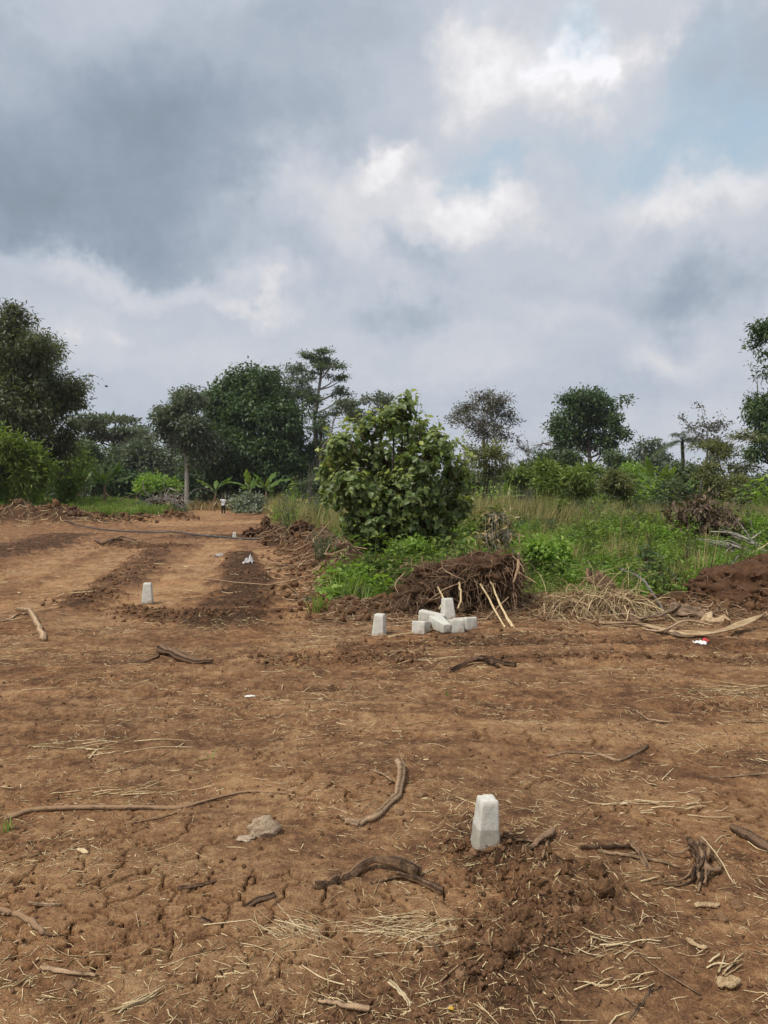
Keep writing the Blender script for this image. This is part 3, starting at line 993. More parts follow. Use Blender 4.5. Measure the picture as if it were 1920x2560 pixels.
plant('leafy_shrub', 'twin-topped bright green bush in front of the round-crowned dark tree', 'shrub', 50, 1222,
      [(1183, 1018, 24, 20), (1196, 1045, 30, 30), (1243, 1028, 36, 20), (1278, 1016, 24, 12), (1250, 1060, 40, 34), (1190, 1078, 26, 28), (1230, 1085, 34, 24), (1225, 1045, 26, 24)],
      L_LIME, M_BARK_D, 560, 14, 0.24, 0.34, 0.10, 0.1, 64, droop=0.3, stems=4, shell=0.6)
plant('crooked_shrub', 'olive shrub on a crooked bare trunk right of the twin-topped bush', 'shrub', 46, 1313,
      [(1322, 1036, 30, 18), (1340, 1052, 20, 16), (1305, 1050, 20, 16), (1325, 1062, 30, 14)], L_OLIVE, M_BARK_D, 190, 11, 0.2, 0.26, 0.1, 0.13, 65, droop=0.2, top=1055, trunk_path=[(1313, 1136), (1318, 1110), (1308, 1085), (1322, 1060)])
plant('feathery_shrub', 'sparse grey-green feathery shrub between the bare-twigged shrub and the right-edge tree', 'shrub', 52, 1575,
      [(1540, 965, 46, 10), (1580, 975, 46, 12), (1600, 945, 34, 10), (1560, 1005, 40, 12), (1610, 1010, 36, 10), (1530, 1030, 30, 10), (1575, 1045, 26, 14)],
      L_OLIVE, M_BARK, 330, 11, 0.28, 0.26, 0.08, 0.1, 66, droop=0.1, flat=0.4, twigs=0.5, twig_r=0.015, trunk_path=[(1577, 1140), (1577, 1060), (1560, 1010), (1548, 970)])
plant('bare_shrub', 'bare-twigged shrub with dark seed pods on tall shoots near the right edge', 'shrub', 56, 1510,
      [(1512, 880, 6, 10), (1505, 900, 7, 8), (1470, 905, 8, 8), (1555, 895, 4, 6), (1490, 920, 14, 9), (1530, 925, 26, 14), (1515, 950, 30, 18), (1560, 920, 14, 10), (1525, 975, 34, 20)],
      L_BARE, M_BARK, 200, 7, 0.2, 0.22, 0.10, 0.09, 67, droop=0.3, twigs=1.0, twig_r=0.018, stems=3, top=930)
plant('edge_tree', 'tall dark tree cut off by the right edge', 'tree', 60, 1690,
      [(1655, 708, 26, 26), (1648, 748, 20, 20), (1668, 730, 24, 40), (1672, 800, 18, 30), (1645, 872, 28, 24), (1628, 895, 24, 22), (1640, 930, 28, 30), (1625, 968, 24, 18), (1660, 900, 40, 50), (1720, 760, 60, 70), (1730, 860, 70, 80), (1700, 960, 60, 40), (1650, 985, 24, 20)],
      L_DEEP, M_BARK_D, 800, 16, 0.30, 0.36, 0.13, 0.36, 68, droop=0.6, twigs=0.25, shell=0.55)
plant('bare_tree', 'leafless pale branches reaching out left of the right-edge tree', 'tree', 63, 1668,
      [(1622, 790, 10, 12), (1635, 815, 12, 14), (1612, 860, 10, 14), (1625, 845, 10, 10), (1640, 1010, 30, 14), (1655, 1030, 20, 14)], L_BARE, M_BARK_P, 70, 2, 0.25, 0.25, 0.07, 0.14, 69, twigs=1.0, twig_r=0.02, top=830)
# lesser bushes along the back of the field, each told apart by its neighbours
BACK = [
    ('dark green bush left of the grey domed tree, low on the horizon', 1000, 80, [(985, 1035, 26, 18), (1010, 1042, 24, 16)], L_MID),
    ('green bush at the foot of the leafless pale tree', 1130, 78, [(1115, 1025, 24, 20), (1142, 1032, 22, 18), (1105, 1045, 18, 14)], L_LIME),
    ('green bush between the leafless pale tree and the twin-topped bush', 1165, 84, [(1165, 1000, 26, 20), (1150, 1015, 22, 18)], L_MID),
    ('dark bush under the left side of the round-crowned dark tree', 1215, 92, [(1205, 995, 26, 20), (1235, 1000, 26, 20)], L_MID),
    ('bush under the right side of the round-crowned dark tree', 1335, 88, [(1330, 1000, 26, 22), (1352, 1015, 26, 24), (1315, 1015, 20, 16)], L_MID),
    ('green bush left of the large banana clump on the right', 1375, 72, [(1370, 1020, 22, 20), (1390, 1035, 24, 20)], L_FRESH),
    ('low spreading bush below the large banana clump on the right', 1420, 58, [(1400, 1062, 30, 16), (1440, 1058, 30, 18), (1465, 1068, 24, 16)], L_MID),
    ('grey-green bush beneath the palm on the right', 1490, 62, [(1480, 1025, 28, 26), (1505, 1040, 26, 26), (1470, 1048, 22, 18)], L_MID),
    ('small round bush under the feathery shrub', 1545, 60, [(1540, 1050, 24, 18), (1560, 1060, 20, 16)], L_OLIVE),
    ('green bush at the foot of the right-edge tree', 1635, 58, [(1620, 1050, 28, 20), (1650, 1058, 28, 20), (1680, 1050, 30, 26)], L_MID),
    ('leafy bush at the far right behind the dry grass', 1605, 50, [(1595, 1075, 22, 14), (1620, 1082, 26, 14)], L_OLIVE),
    ('dark leafy bush beside the roadside berm behind the broad-leaved bush', 690, 60, [(675, 1050, 22, 22), (700, 1040, 26, 26), (720, 1060, 24, 22)], L_MID),
    ('glossy green bush left of the mound of cut branches beside the path', 345, 82, [(325, 1048, 20, 12), (345, 1042, 22, 14), (362, 1054, 16, 10)], L_FRESH),
    ('small leafy bush left of the banana plant with drooping leaves', 152, 57, [(145, 1056, 18, 20), (160, 1040, 22, 18), (138, 1078, 14, 16)], L_LIME),
    ('green bush at the far left below the yellow-green shrub', 30, 50, [(20, 1070, 26, 16), (50, 1074, 26, 14), (-15, 1070, 26, 18)], L_FRESH),
]
for k, (lab, bu, D, lobes, lm) in enumerate(BACK):
    plant('bush', lab, 'bush', D, bu, lobes, lm, M_BARK_D, 150, 13, 0.0045 * D, 0.0055 * D, 0.0022 * D, 0.08, 80 + k, droop=0.25, twigs=0.2, stems=3, shell=0.6, top=lobes[0][1])


# ------------------------------------------------------------------ distant treeline: one mass
def treeline():
    r = np.random.default_rng(5)
    C = []
    for k in range(260):
        x = -165 + 330 * (k + r.uniform(-.8, .8)) / 260
        y = r.uniform(150, 210)
        h = 5.5 + 2.5 * gnoise(np.array([x * 0.05]), np.array([0.3]), 3)[0] + r.uniform(-1, 2.5)
        if x < -8 + 0:
            h += 3.5
        n = 46
        d = unit(r.normal(0, 1, (n, 3)))
        C.append(np.array([x, y, h * 0.5]) + d * np.array([4.5, 3, h * 0.55]) * r.uniform(0.6, 1.05, (n, 1)))
    C = np.concatenate(C)
    V, F, rn = leaf_cloud(C, 6, 7, 0.9, 1.3, 0.7, 0.2, unit(C - C.mean(0)) * 0 + np.array([0, -0.3, 0.4]), 0.4)
    V[:, 2] = np.maximum(V[:, 2], 0.02)
    tag(link('treeline', mesh('treeline', V, F, L_GREY, {'rnd': rn})), 'far line of bush and trees along the horizon', kind='stuff')


treeline()


# ------------------------------------------------------------------ the broad-leaved bush in the middle
def broad_bush():
    r = np.random.default_rng(77)
    D, bu = 20.6, 850
    bx = at(bu, HOR, D)[0]
    base = np.array([bx, D, hz(bx, D)])
    t = empty('broad_leaved_bush', base, 'large round bush of broad green leaves beside the bend of the track', 'bush')
    lobes = [(876, 868, 16, 24), (850, 1120, 60, 46), (818, 1168, 34, 24), (892, 1172, 40, 24), (770, 1135, 40, 30), (940, 1150, 36, 26), (868, 885, 26, 30), (850, 910, 34, 34), (795, 920, 40, 28), (755, 950, 40, 34), (905, 925, 46, 36), (940, 968, 36, 40), (985, 1010, 30, 40), (838, 985, 70, 56), (735, 1005, 36, 42), (910, 990, 50, 40), (800, 985, 40, 40), (762, 1050, 56, 48),
             (880, 1060, 78, 66), (962, 1075, 44, 54), (712, 1020, 26, 26), (805, 1115, 66, 46), (900, 1125, 58, 46), (958, 1130, 30, 36), (846, 1160, 44, 28), (722, 1065, 26, 30), (1005, 1040, 18, 34), (770, 1090, 34, 30), (730, 970, 30, 26), (715, 1045, 26, 30), (830, 1165, 34, 24), (880, 1170, 34, 22), (1000, 1090, 20, 30)]
    LW = lobes_world(lobes, D, 0.9, 78)
    shoots = [(888, 838, 900), (903, 858, 905), (876, 870, 915), (728, 896, 960), (742, 912, 960), (708, 915, 985), (688, 965, 1010), (700, 1000, 1030), (1010, 958, 1010), (1024, 1000, 1040), (1008, 930, 990), (765, 888, 930), (820, 872, 915), (840, 876, 915), (925, 895, 930), (955, 920, 950), (690, 1030, 1045), (694, 985, 1020), (1018, 1075, 1060), (862, 862, 905), (898, 850, 900), (912, 876, 920), (780, 896, 930), (748, 900, 945), (715, 940, 980), (974, 935, 970), (992, 950, 985), (1020, 985, 1020), (696, 1050, 1060), (1014, 1030, 1050), (850, 868, 905), (800, 878, 915)]
    tw, TRI = [], []
    P, A, O, ter = [], [], [], []
    area = np.array([q[1][0] * q[1][2] for q in LW])
    fork = base + np.array([0, 0, 0.55])
    limb = []
    for k, (c, rad) in enumerate(LW):
        a = base + np.array([r.normal(0, 0.16), r.normal(0, 0.12), 0.0])
        m = a + (c - a) * np.array([0.35, 0.35, 0.6]) + r.normal(0, 0.08, 3)
        limb.append((smooth_path([a, m, c], 9), np.linspace(0.042, 0.016, 9)))
        n = int(48 * area[k] / area.mean())
        for q in range(n):
            d = unit(r.normal(0, 1, 3))
            e = c + d * rad * (r.uniform(0.68, 1.12) + (0.28 if r.uniform() < 0.12 else 0))
            e[2] = max(e[2], base[2] + 0.15)
            s = c + (e - c) * r.uniform(0.0, 0.35)
            s[2] -= 0.12
            tw.append((smooth_path([s, (s + e) / 2 - np.array([0, 0, 0.06]), e], 5), np.linspace(0.009, 0.003, 5)))
            nlv = r.integers(6, 11)
            dd = unit(e - s)
            for i in range(nlv):
                f = r.uniform(0.35, 1.02)
                p = s + (e - s) * f
                side = unit(np.cross(dd, r.normal(0, 1, 3)))
                a_ = unit(dd * 0.55 + side * 0.9 + np.array([0, 0, -0.42]))
                P.append(p)
                A.append(a_)
                O.append(unit(d * 0.55 + np.array([0, -0.18, 0.62]) + r.normal(0, 0.38, 3)))
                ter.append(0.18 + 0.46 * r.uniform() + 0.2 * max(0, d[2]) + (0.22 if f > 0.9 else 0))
    for (u, v, v2) in shoots:
        e = at(u, v, D + r.uniform(-0.5, 0.5))
        s = at(u + (850 - u) * 0.25, v2 + 20, e[1])
        tw.append((smooth_path([s, (s + e) / 2 + r.normal(0, 0.03, 3), e], 7), np.linspace(0.012, 0.003, 7)))
        dd = unit(e - s)
        for i in range(15):
            f = r.uniform(0.25, 1.03)
            side = unit(np.cross(dd, r.normal(0, 1, 3)))
            P.append(s + (e - s) * f)
            A.append(unit(dd * 0.5 + side + np.array([0, 0, -0.15])))
            O.append(unit(np.array([0, -0.3, 0.6]) + r.normal(0, 0.4, 3)))
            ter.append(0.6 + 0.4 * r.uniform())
    P, A, O, ter = np.array(P), np.array(A), np.array(O), np.array(ter)
    n = len(P)
    L = (0.09 + 0.165 * r.uniform(0, 1, n) ** 1.4) * np.where(ter > 0.62, 0.8, 1.0)
    W = L * r.uniform(0.52, 0.7, n)
    V, F = join([fibres(p, q, 5) for p, q in limb])
    link('trunk', mesh('trunk', V - base, F, M_BARK_D, {'rnd': np.full(len(V), .4)}), parent=t)
    V1, F1 = fibres(np.array([p for p, _ in tw if len(p) == 5]), np.array([q for p, q in tw if len(p) == 5]), 3)
    V2, F2 = fibres(np.array([p for p, _ in tw if len(p) == 7]), np.array([q for p, q in tw if len(p) == 7]), 4)
    V, F = join([(V1, F1), (V2, F2)])
    o = link('twigs', mesh('twigs', V - base, F, M_TWIG, {'rnd': np.full(len(V), .4)}), parent=t)
    o['kind'] = 'stuff'
    # the 300 leaves that show largest, seen from the clearing, are leaves of their own
    depth = P[:, 1] + 0.0
    cenb = np.array([c for c, _ in LW]).mean(0)
    score = L * (1 + 0.0 * depth) * np.where((P[:, 1] < cenb[1] - 0.55), 1.0, 0.2)
    big = np.argsort(-score)[:300]
    ter = np.clip(ter, 0.05, 0.98)
    rest = np.setdiff1d(np.arange(n), big)
    curl = r.uniform(0.05, 0.5, n)
    V, F = blades(P[rest], A[rest], O[rest], L[rest], W[rest], curl[rest])
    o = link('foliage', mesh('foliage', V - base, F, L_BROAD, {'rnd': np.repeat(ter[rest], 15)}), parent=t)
    o['kind'] = 'stuff'
    protos = []
    for k in range(10):
        V, F = blades(np.zeros((1, 3)), np.array([[1.0, 0, 0]]), np.array([[0, 0, 1.0]]), np.array([1.0]), np.array([0.55 + 0.02 * k]), 0.06 + 0.045 * k)
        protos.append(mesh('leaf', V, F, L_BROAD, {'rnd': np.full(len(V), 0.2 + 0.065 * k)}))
    from mathutils import Matrix
    for j in big:
        S = unit(np.cross(O[j], A[j]))
        N_ = np.cross(A[j], S)
        M = Matrix(((A[j][0], S[0], N_[0]), (A[j][1], S[1], N_[1]), (A[j][2], S[2], N_[2])))
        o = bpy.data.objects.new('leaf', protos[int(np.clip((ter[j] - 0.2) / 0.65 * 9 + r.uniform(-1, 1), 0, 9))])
        COL.objects.link(o)
        o.parent = t
        o.location = P[j] - base
        o.rotation_euler = M.to_euler()
        o.scale = (L[j],) * 3


broad_bush()


# ------------------------------------------------------------------ banana plants and palm
def banana_leaf_mesh(seed, curl, dead=False):
    r = np.random.default_rng(seed)
    K = 17
    ts = np.linspace(0, 1, K)
    prof = np.interp(ts, np.linspace(0, 1, 9), [0.06, .06, .09, .62, .95, 1, .9, .6, .05])
    V, F = blades(np.zeros((1, 3)), np.array([[1.0, 0, 0]]), np.array([[0, 0, 1.0]]), [1.0], [0.26], curl, ts, prof, -0.35 if not dead else 0.6)
    V = V.reshape(K, 3, 3)
    for side in (0, 2):                       # torn, drooping edges
        q = r.uniform(0.55, 1.05, K)[:, None]
        V[:, side] = V[:, 1] + (V[:, side] - V[:, 1]) * q
        V[:, side, 2] -= 0.07 * r.uniform(0, 1, K) * prof
        V[:, side, 0] += 0.02 * r.normal(0, 1, K)
    V = V.reshape(-1, 3)
    V[:, 2] += 0.012 * r.normal(0, 1, len(V))
    return mesh('leaf', V, F, L_MAIZE if dead else L_BANANA, {'rnd': np.clip(np.full(len(V), r.uniform(0.25, 0.8)) + r.normal(0, .08, len(V)), 0, 1)})


BAN = [banana_leaf_mesh(k, c) for k, c in enumerate((0.12, 0.45, 0.7, 0.9, 0.25, 0.6))]
BAN_DEAD = [banana_leaf_mesh(20 + k, c, True) for k, c in enumerate((0.4, 0.7))]


def banana(label, D, bu, v_top, seed, n=9, spread=0.9, dead=3, bv=None, group=None, stem_h=0.46):
    from mathutils import Euler
    r = np.random.default_rng(seed)
    bx = at(bu, HOR, D)[0]
    base = np.array([bx, D, hz(bx, D)])
    H_ = at(bu, v_top, D)[2] - base[2]
    t = empty('banana_plant', base, label, 'banana plant', group)
    sh = H_ * stem_h
    pth = smooth_path([base * 0, [0.02, 0, sh * 0.5], [0.05 * H_ * r.uniform(-1, 1), 0, sh]], 7)
    V, F = fibres(pth, np.linspace(0.1, 0.055, 7) * H_ / 2.6, 8)
    link('stem', mesh('stem', V, F, M_TWIG_L, {'rnd': np.full(len(V), .3)}), parent=t)
    for k in range(n + dead):
        d = k >= n
        o = bpy.data.objects.new('leaf', (BAN_DEAD if d else BAN)[r.integers(0, 2 if d else 6)])
        COL.objects.link(o)
        o.parent = t
        az = k * 2.4 + seed * 1.3 + r.uniform(-0.7, 0.7)
        tilt = math.radians(r.uniform(-100, -70)) * -1 if d else -math.radians(np.clip(89 - 44 * spread * (k / max(1, n - 1)) ** 1.3 + r.uniform(-8, 8), 5, 90))
        o.rotation_euler = (0, tilt, az)
        o.location = (pth[-1][0], pth[-1][1], sh * (0.95 if not d else r.uniform(0.6, 0.95)))
        s = (H_ - sh) * (r.uniform(0.7, 1.25) if not d else r.uniform(0.45, 0.7))
        o.scale = (s, s * r.uniform(0.85, 1.2), s)
    return t


banana('banana plant with broad drooping leaves and a skirt of dead ones left of the track', 66, 226, 990, 1, 11, 1.05, 5)
banana('banana plant half hidden behind the small leafy bush at the left', 68, 172, 1010, 2, 9, 0.9, 2)
banana('banana plant in the shade under the mango at the left', 62, 104, 1042, 3, 7, 1.0, 3)
banana('tattered banana plant standing just left of the person', 90, 462, 1022, 4, 5, 0.6, 5)
banana('left one of two banana plants behind the cut bush next to the person', 92, 538, 1012, 5, 8, 0.8, 2)
banana('right one of two banana plants behind the cut bush next to the person', 95, 575, 1012, 6, 8, 0.9, 1)
banana('small banana plant between the twin-topped bush and the grey domed tree', 60, 1093, 1040, 7, 6, 0.8, 1)
banana('big banana clump with upright leaves below the palm on the right', 60, 1418, 985, 8, 10, 0.8, 1)
banana('smaller banana plant leaning right of the big banana clump', 58, 1470, 1012, 9, 8, 0.95, 2)
banana('wilted banana plant at the foot of the far small bushes left of the track', 84, 293, 1044, 10, 5, 0.9, 5)


def palm(label, D, bu, v_c, length, seed):
    r = np.random.default_rng(seed)
    bx = at(bu, HOR, D)[0]
    base = np.array([bx, D, hz(bx, D)])
    top = at(bu, v_c, D) - base
    t = empty('palm_tree', base, label, 'palm')
    V, F = fibres(smooth_path([[0, 0, -0.1], [0.1, 0, top[2] * 0.5], top], 8), np.linspace(0.22, 0.17, 8), 7)
    link('trunk', mesh('trunk', V, F, M_BARK_D, {'rnd': np.full(len(V), .4)}), parent=t)
    for k in range(17):
        az, el = k * 2.4, math.radians(r.uniform(5, 75))
        dirh = np.array([math.cos(az), math.sin(az), 0])
        s = np.linspace(0, 1, 12)[:, None]
        R = top + dirh * length * math.cos(el) * s + np.array([0, 0, 1]) * length * (math.sin(el) * s - 0.55 * s ** 2)
        parts = [fibres(R, np.linspace(0.03, 0.006, 12), 3)]
        T = unit(np.gradient(R, axis=0))
        P, A = [], []
        for i in np.linspace(2, 11, 26):
            j = int(i)
            p = R[j] + (R[min(11, j + 1)] - R[j]) * (i - j)
            sd = unit(np.cross(T[j], [0, 0, 1.0]))
            for sg in (-1, 1):
                P.append(p)
                A.append(unit(T[j] * 0.6 + sd * sg - np.array([0, 0, r.uniform(0.2, 0.7)])))
        P, A = np.array(P), np.array(A)
        parts.append(quads_leaf(P, A, np.tile([0, 0, 1.0], (len(P), 1)), np.full(len(P), length * 0.24), np.full(len(P), 0.05), 0.25))
        V, F = join(parts)
        link('frond', mesh('frond', V, F, L_MID, {'rnd': np.full(len(V), r.uniform(0.1, 0.7))}), parent=t)


palm('palm with arching dark fronds behind the banana clump on the right', 78, 1474, 955, 2.7, 1)
palm('small ragged palm crown beneath the tallest tree', 104, 684, 928, 1.9, 2)


# ------------------------------------------------------------------ low vegetation: instanced stuff
SRC = bpy.data.collections.new('plant_sources')


def src(name, V, F, mat, rnd):
    o = bpy.data.objects.new(name, mesh(name, V, F, mat, {'rnd': rnd}))
    return o


def herb(seed, h, rad, n, L, mat, Wr=0.55, nstem=7):
    r = np.random.default_rng(seed)
    P, A, O = [], [], []
    stems = []
    for s_ in range(nstem):
        b = np.array([r.normal(0, rad * 0.45), r.normal(0, rad * 0.45), -0.02])
        e = b + np.array([r.normal(0, rad * 0.45), r.normal(0, rad * 0.45), h * r.uniform(0.6, 1.1)])
        stems.append(np.stack([b, (b + e) / 2 + r.normal(0, 0.04 * h, 3), e]))
        for i in range(n // nstem):
            f = r.uniform(0.25, 1.02)
            p = b + (e - b) * f
            az = r.uniform(0, 6.28)
            P.append(p)
            A.append([math.cos(az), math.sin(az), r.uniform(-0.5, 0.5)])
            O.append([r.normal(0, .3), r.normal(0, .3), 1])
    P, A, O = np.array(P), unit(np.array(A)), unit(np.array(O))
    m = len(P)
    LL = L * r.uniform(0.6, 1.3, m)
    P = P + A * (LL * 0.3)[:, None]
    V, F = quads_leaf(P, A, O, LL, LL * Wr * r.uniform(0.8, 1.2, m), 0.15)
    V2, F2 = fibres(np.array(stems), np.tile([0.006, 0.005, 0.002], (nstem, 1)) * max(1, h / 0.5), 3)
    rn = np.concatenate([np.repeat(np.clip(r.normal(0.45, 0.22, m), 0, 1), 4), np.full(len(V2), 0.3)])
    V, F = join([(V, F), (V2, F2)])
    return src('herb', V, F, mat, rn)


def tuft(seed, h, rad, n, w, mat, lean=0.5):
    r = np.random.default_rng(seed)
    b = np.stack([r.normal(0, rad, n), r.normal(0, rad, n), np.full(n, -0.02)], 1)
    az = r.uniform(0, 6.28, n)
    ln = r.uniform(0.1, 1, n) * lean
    hh = h * r.uniform(0.5, 1.15, n)
    d = np.stack([np.cos(az), np.sin(az)], 1)
    K = 4
    s = np.linspace(0, 1, K)
    C = b[:, None] + np.concatenate([d[:, None] * (ln * hh)[:, None, None] * (s ** 2)[None, :, None], (hh[:, None] * (s - 0.25 * (ln[:, None]) * s ** 2))[..., None]], 2)
    S = np.stack([-d[:, 1], d[:, 0], np.zeros(n)], 1)
    wd = (w * np.array([0.7, 1, 0.7, 0.05]))[None, :, None] * r.uniform(0.6, 1.3, n)[:, None, None]
    V = np.stack([C - S[:, None] * wd, C + S[:, None] * wd], 2)
    idx = np.arange(n * K * 2).reshape(n, K, 2)
    F = np.stack([idx[:, :-1, 0], idx[:, :-1, 1], idx[:, 1:, 1], idx[:, 1:, 0]], -1).reshape(-1, 4)
    return src('tuft', V.reshape(-1, 3), F, mat, np.repeat(np.clip(r.normal(.45, .22, n), 0, 1), 2 * K))


def scatter(name, label, sources, P, rot, scale, idx):
    c = bpy.data.collections.new(name + '_sources')
    for k, o in enumerate(sources):
        o.name = '%s_source_%02d' % (name, k)
        c.objects.link(o)
    me = bpy.data.meshes.new(name)
    me.vertices.add(len(P))
    me.vertices.foreach_set('co', np.asarray(P, np.float32).ravel())
    a = me.attributes.new('rotation', 'FLOAT_VECTOR', 'POINT')
    a.data.foreach_set('vector', np.asarray(rot, np.float32).ravel())
    a = me.attributes.new('size', 'FLOAT', 'POINT')
    a.data.foreach_set('value', np.asarray(scale, np.float32))
    a = me.attributes.new('which', 'INT', 'POINT')
    a.data.foreach_set('value', np.asarray(idx, np.int32))
    o = link(name, me)
    ng = bpy.data.node_groups.new(name, 'GeometryNodeTree')
    ng.interface.new_socket('Geometry', in_out='INPUT', socket_type='NodeSocketGeometry')
    ng.interface.new_socket('Geometry', in_out='OUTPUT', socket_type='NodeSocketGeometry')
    n, l = ng.nodes, ng.links
    gi_, go_ = n.new('NodeGroupInput'), n.new('NodeGroupOutput')
    ci = n.new('GeometryNodeCollectionInfo')
    ci.inputs['Collection'].default_value = c
    ci.inputs['Separate Children'].default_value = True
    ci.inputs['Reset Children'].default_value = True
    ip = n.new('GeometryNodeInstanceOnPoints')
    ip.inputs['Pick Instance'].default_value = True

    def na(nm, ty):
        q = n.new('GeometryNodeInputNamedAttribute')
        q.data_type = ty
        q.inputs['Name'].default_value = nm
        return q.outputs['Attribute']
    l.new(gi_.outputs[0], ip.inputs['Points'])
    l.new(ci.outputs[0], ip.inputs['Instance'])
    l.new(na('which', 'INT'), ip.inputs['Instance Index'])
    l.new(na('rotation', 'FLOAT_VECTOR'), ip.inputs['Rotation'])
    l.new(na('size', 'FLOAT'), ip.inputs['Scale'])
    l.new(ip.outputs[0], go_.inputs[0])
    md = o.modifiers.new('scatter', 'NODES')
    md.node_group = ng
    return tag(o, label, kind='stuff')


def region_right(n, y0, y1, seed, power=2.0, edge=0.5):
    r = np.random.default_rng(seed)
    y = (y0 ** (1 / power) + (y1 ** (1 / power) - y0 ** (1 / power)) * r.uniform(0, 1, n)) ** power
    xr = x_right(y) + edge + 0.4 * r.normal(0, 1, n).clip(-0.8, 2)
    xm = 0.5 * y * 1.15 + 2.5
    x = xr + (xm - xr) * r.uniform(0, 1, n)
    return x, y, r


def keep_clear(x, y):
    """no weeds on the root heap, the straw heap and the bare mounds at the edge of the clearing"""
    k = ~((np.abs(x - 1.0) < 1.15) & (y < 11.8))
    k &= ~((x > 1.9) & (y < 11.2))
    k &= ~((x > 4.0) & (y < 12.6))
    k &= ~((np.hypot(x - 0.25, y - 20.6) < 0.35))
    return k


def put(name, label, sources, x, y, r, s0, s1, weights=None, tilt=0.15, sink=0.0, smod=None):
    m = len(x)
    z = Hz(x, y) - sink
    sc = r.uniform(s0, s1, m)
    if smod is not None:
        sc = sc * smod
    rot = np.stack([r.normal(0, tilt, m), r.normal(0, tilt, m), r.uniform(0, 6.28, m)], 1)
    idx = r.choice(len(sources), m, p=weights)
    return scatter(name, label, sources, np.stack([x, y, z], 1), rot, sc, idx)


def low(x, y):
    """the growth stays short in front of the broad-leaved bush"""
    return 1 - 0.72 * ss(12.5, 17, y) * (1 - ss(21, 24, y)) * ss(-3.2, -2.2, x) * (1 - ss(1.6, 2.6, x))


# near weeds on the right
x, y, r = region_right(5200, 11.0, 32, 201, 1.3)
k = keep_clear(x, y) & (x > x_right(y) + 0.4 + 1.2 * ss(12.5, 16, y))
dens = fbm(x * 0.35, y * 0.35, 3, 90)
k &= (dens > -0.45)
x, y, dens = x[k], y[k], dens[k]
put('weeds', 'fresh green weeds covering the uncleared ground right of the track', [herb(1, .42, .26, 90, .10, L_FRESH), herb(2, .55, .22, 84, .085, L_FRESH, .45), herb(3, .34, .3, 90, .12, L_FRESH, .65), herb(4, .7, .2, 70, .10, L_LIME, .5), herb(5, .4, .25, 80, .06, L_OLIVE, .4), herb(6, 0.5, .22, 84, .1, L_MID, .5)],
    x, y, r, 0.6, 1.25, [.24, .22, .18, .16, .1, .1], smod=np.clip(1 + 0.9 * dens, .35, 1.9) * (0.68 + 0.014 * (y - 11)) * low(x, y))
x, y, r = region_right(1500, 10.9, 30, 203, 1.4, 0.25)
k = keep_clear(x, y) & (x > x_right(y) + 0.5 + 1.3 * ss(12.5, 16, y)) & (gnoise(x * 0.5, y * 0.5, 93) > -0.2 - 0.6 * (x < 1.5))
x, y = x[k], y[k]
put('grass', 'green and half dry grass among the weeds right of the track', [tuft(1, .5, .07, 34, .007, L_GRASS), tuft(2, .38, .09, 40, .006, L_GRASS, .8), tuft(3, .6, .06, 26, .006, L_DRYG), tuft(4, .45, .08, 30, .009, L_GRASS, 0.9)], x, y, r, 0.55, 1.15, [.4, .3, .1, .2], smod=(0.75 + 0.02 * (y - 11)) * low(x, y))
x, y, r = region_right(420, 12.5, 36, 215, 1.3, 1.2)
k = keep_clear(x, y) & (fbm(x * .3, y * .3, 2, 99) > 0.0) & (low(x, y) > .9)
x, y = x[k], y[k]
put('tall_weeds', 'scattered taller weeds and dry stalks rising above the green weeds', [herb(31, 1.1, .16, 60, .09, L_FRESH, .5, 4), herb(32, .9, .2, 70, .085, L_LIME, .45, 5), herb(33, 1.2, .14, 34, .07, L_OLIVE, .5, 3), tuft(35, 1.2, .1, 16, .006, L_MAIZE, .4), herb(34, .8, .25, 40, .08, L_DEAD, .5, 6)], x, y, r, .6, 1.15, [.28, .2, .2, .18, .14])
x, y, r = region_right(1000, 12.0, 34, 217, 1.3, 0.8)
k = keep_clear(x, y) & (fbm(x * .45 + 7, y * .3, 3, 100) > 0.18) & (low(x, y) > .8)
x, y = x[k], y[k]
put('dry_grass', 'patches of dry brown grass among the green weeds', [tuft(36, .55, .15, 46, .006, L_DRYG, .8), tuft(37, .45, .18, 40, .006, L_MAIZE, 1.1), tuft(38, .7, .1, 30, .006, L_DRYG, .5)], x, y, r, .6, 1.3)
# taller mixed growth and dry grass beyond
x, y, r = region_right(3400, 26, 60, 205, 1.4)
put('undergrowth', 'mixed green undergrowth in the middle of the field', [herb(11, 0.9, .45, 120, .13, L_FRESH), herb(12, 1.2, .4, 110, .12, L_MID, .45), herb(13, .8, .5, 120, .14, L_OLIVE, .5), tuft(11, 1.0, .2, 60, .012, L_DRYG)], x, y, r, 0.4, 0.95, [.22, .18, .24, .36],
    smod=np.clip(1.0 + 0.7 * fbm(x * .12, y * .12, 2, 95), .45, 1.7))
x, y, r = region_right(5200, 32, 120, 207, 1.5)
put('dry_grass', 'tall straw-coloured grass across the back of the field', [tuft(21, 1.35, .28, 70, .010, L_DRYG), tuft(22, 1.0, .3, 70, .010, L_DRYG, .7), tuft(23, 1.2, .25, 60, .010, L_OLIVE), tuft(24, 1.5, .2, 50, .009, L_DRYG, .3)], x, y, r, 0.55, 1.05, [.34, .26, .24, .16],
    smod=np.clip(0.95 + 0.5 * fbm(x * .1, y * .1, 2, 96), .4, 1.4))
x, y, r = region_right(330, 42, 98, 219, 1.5, 2.0)
k = fbm(x * .09, y * .09, 2, 101) > -0.25
x, y = x[k], y[k]
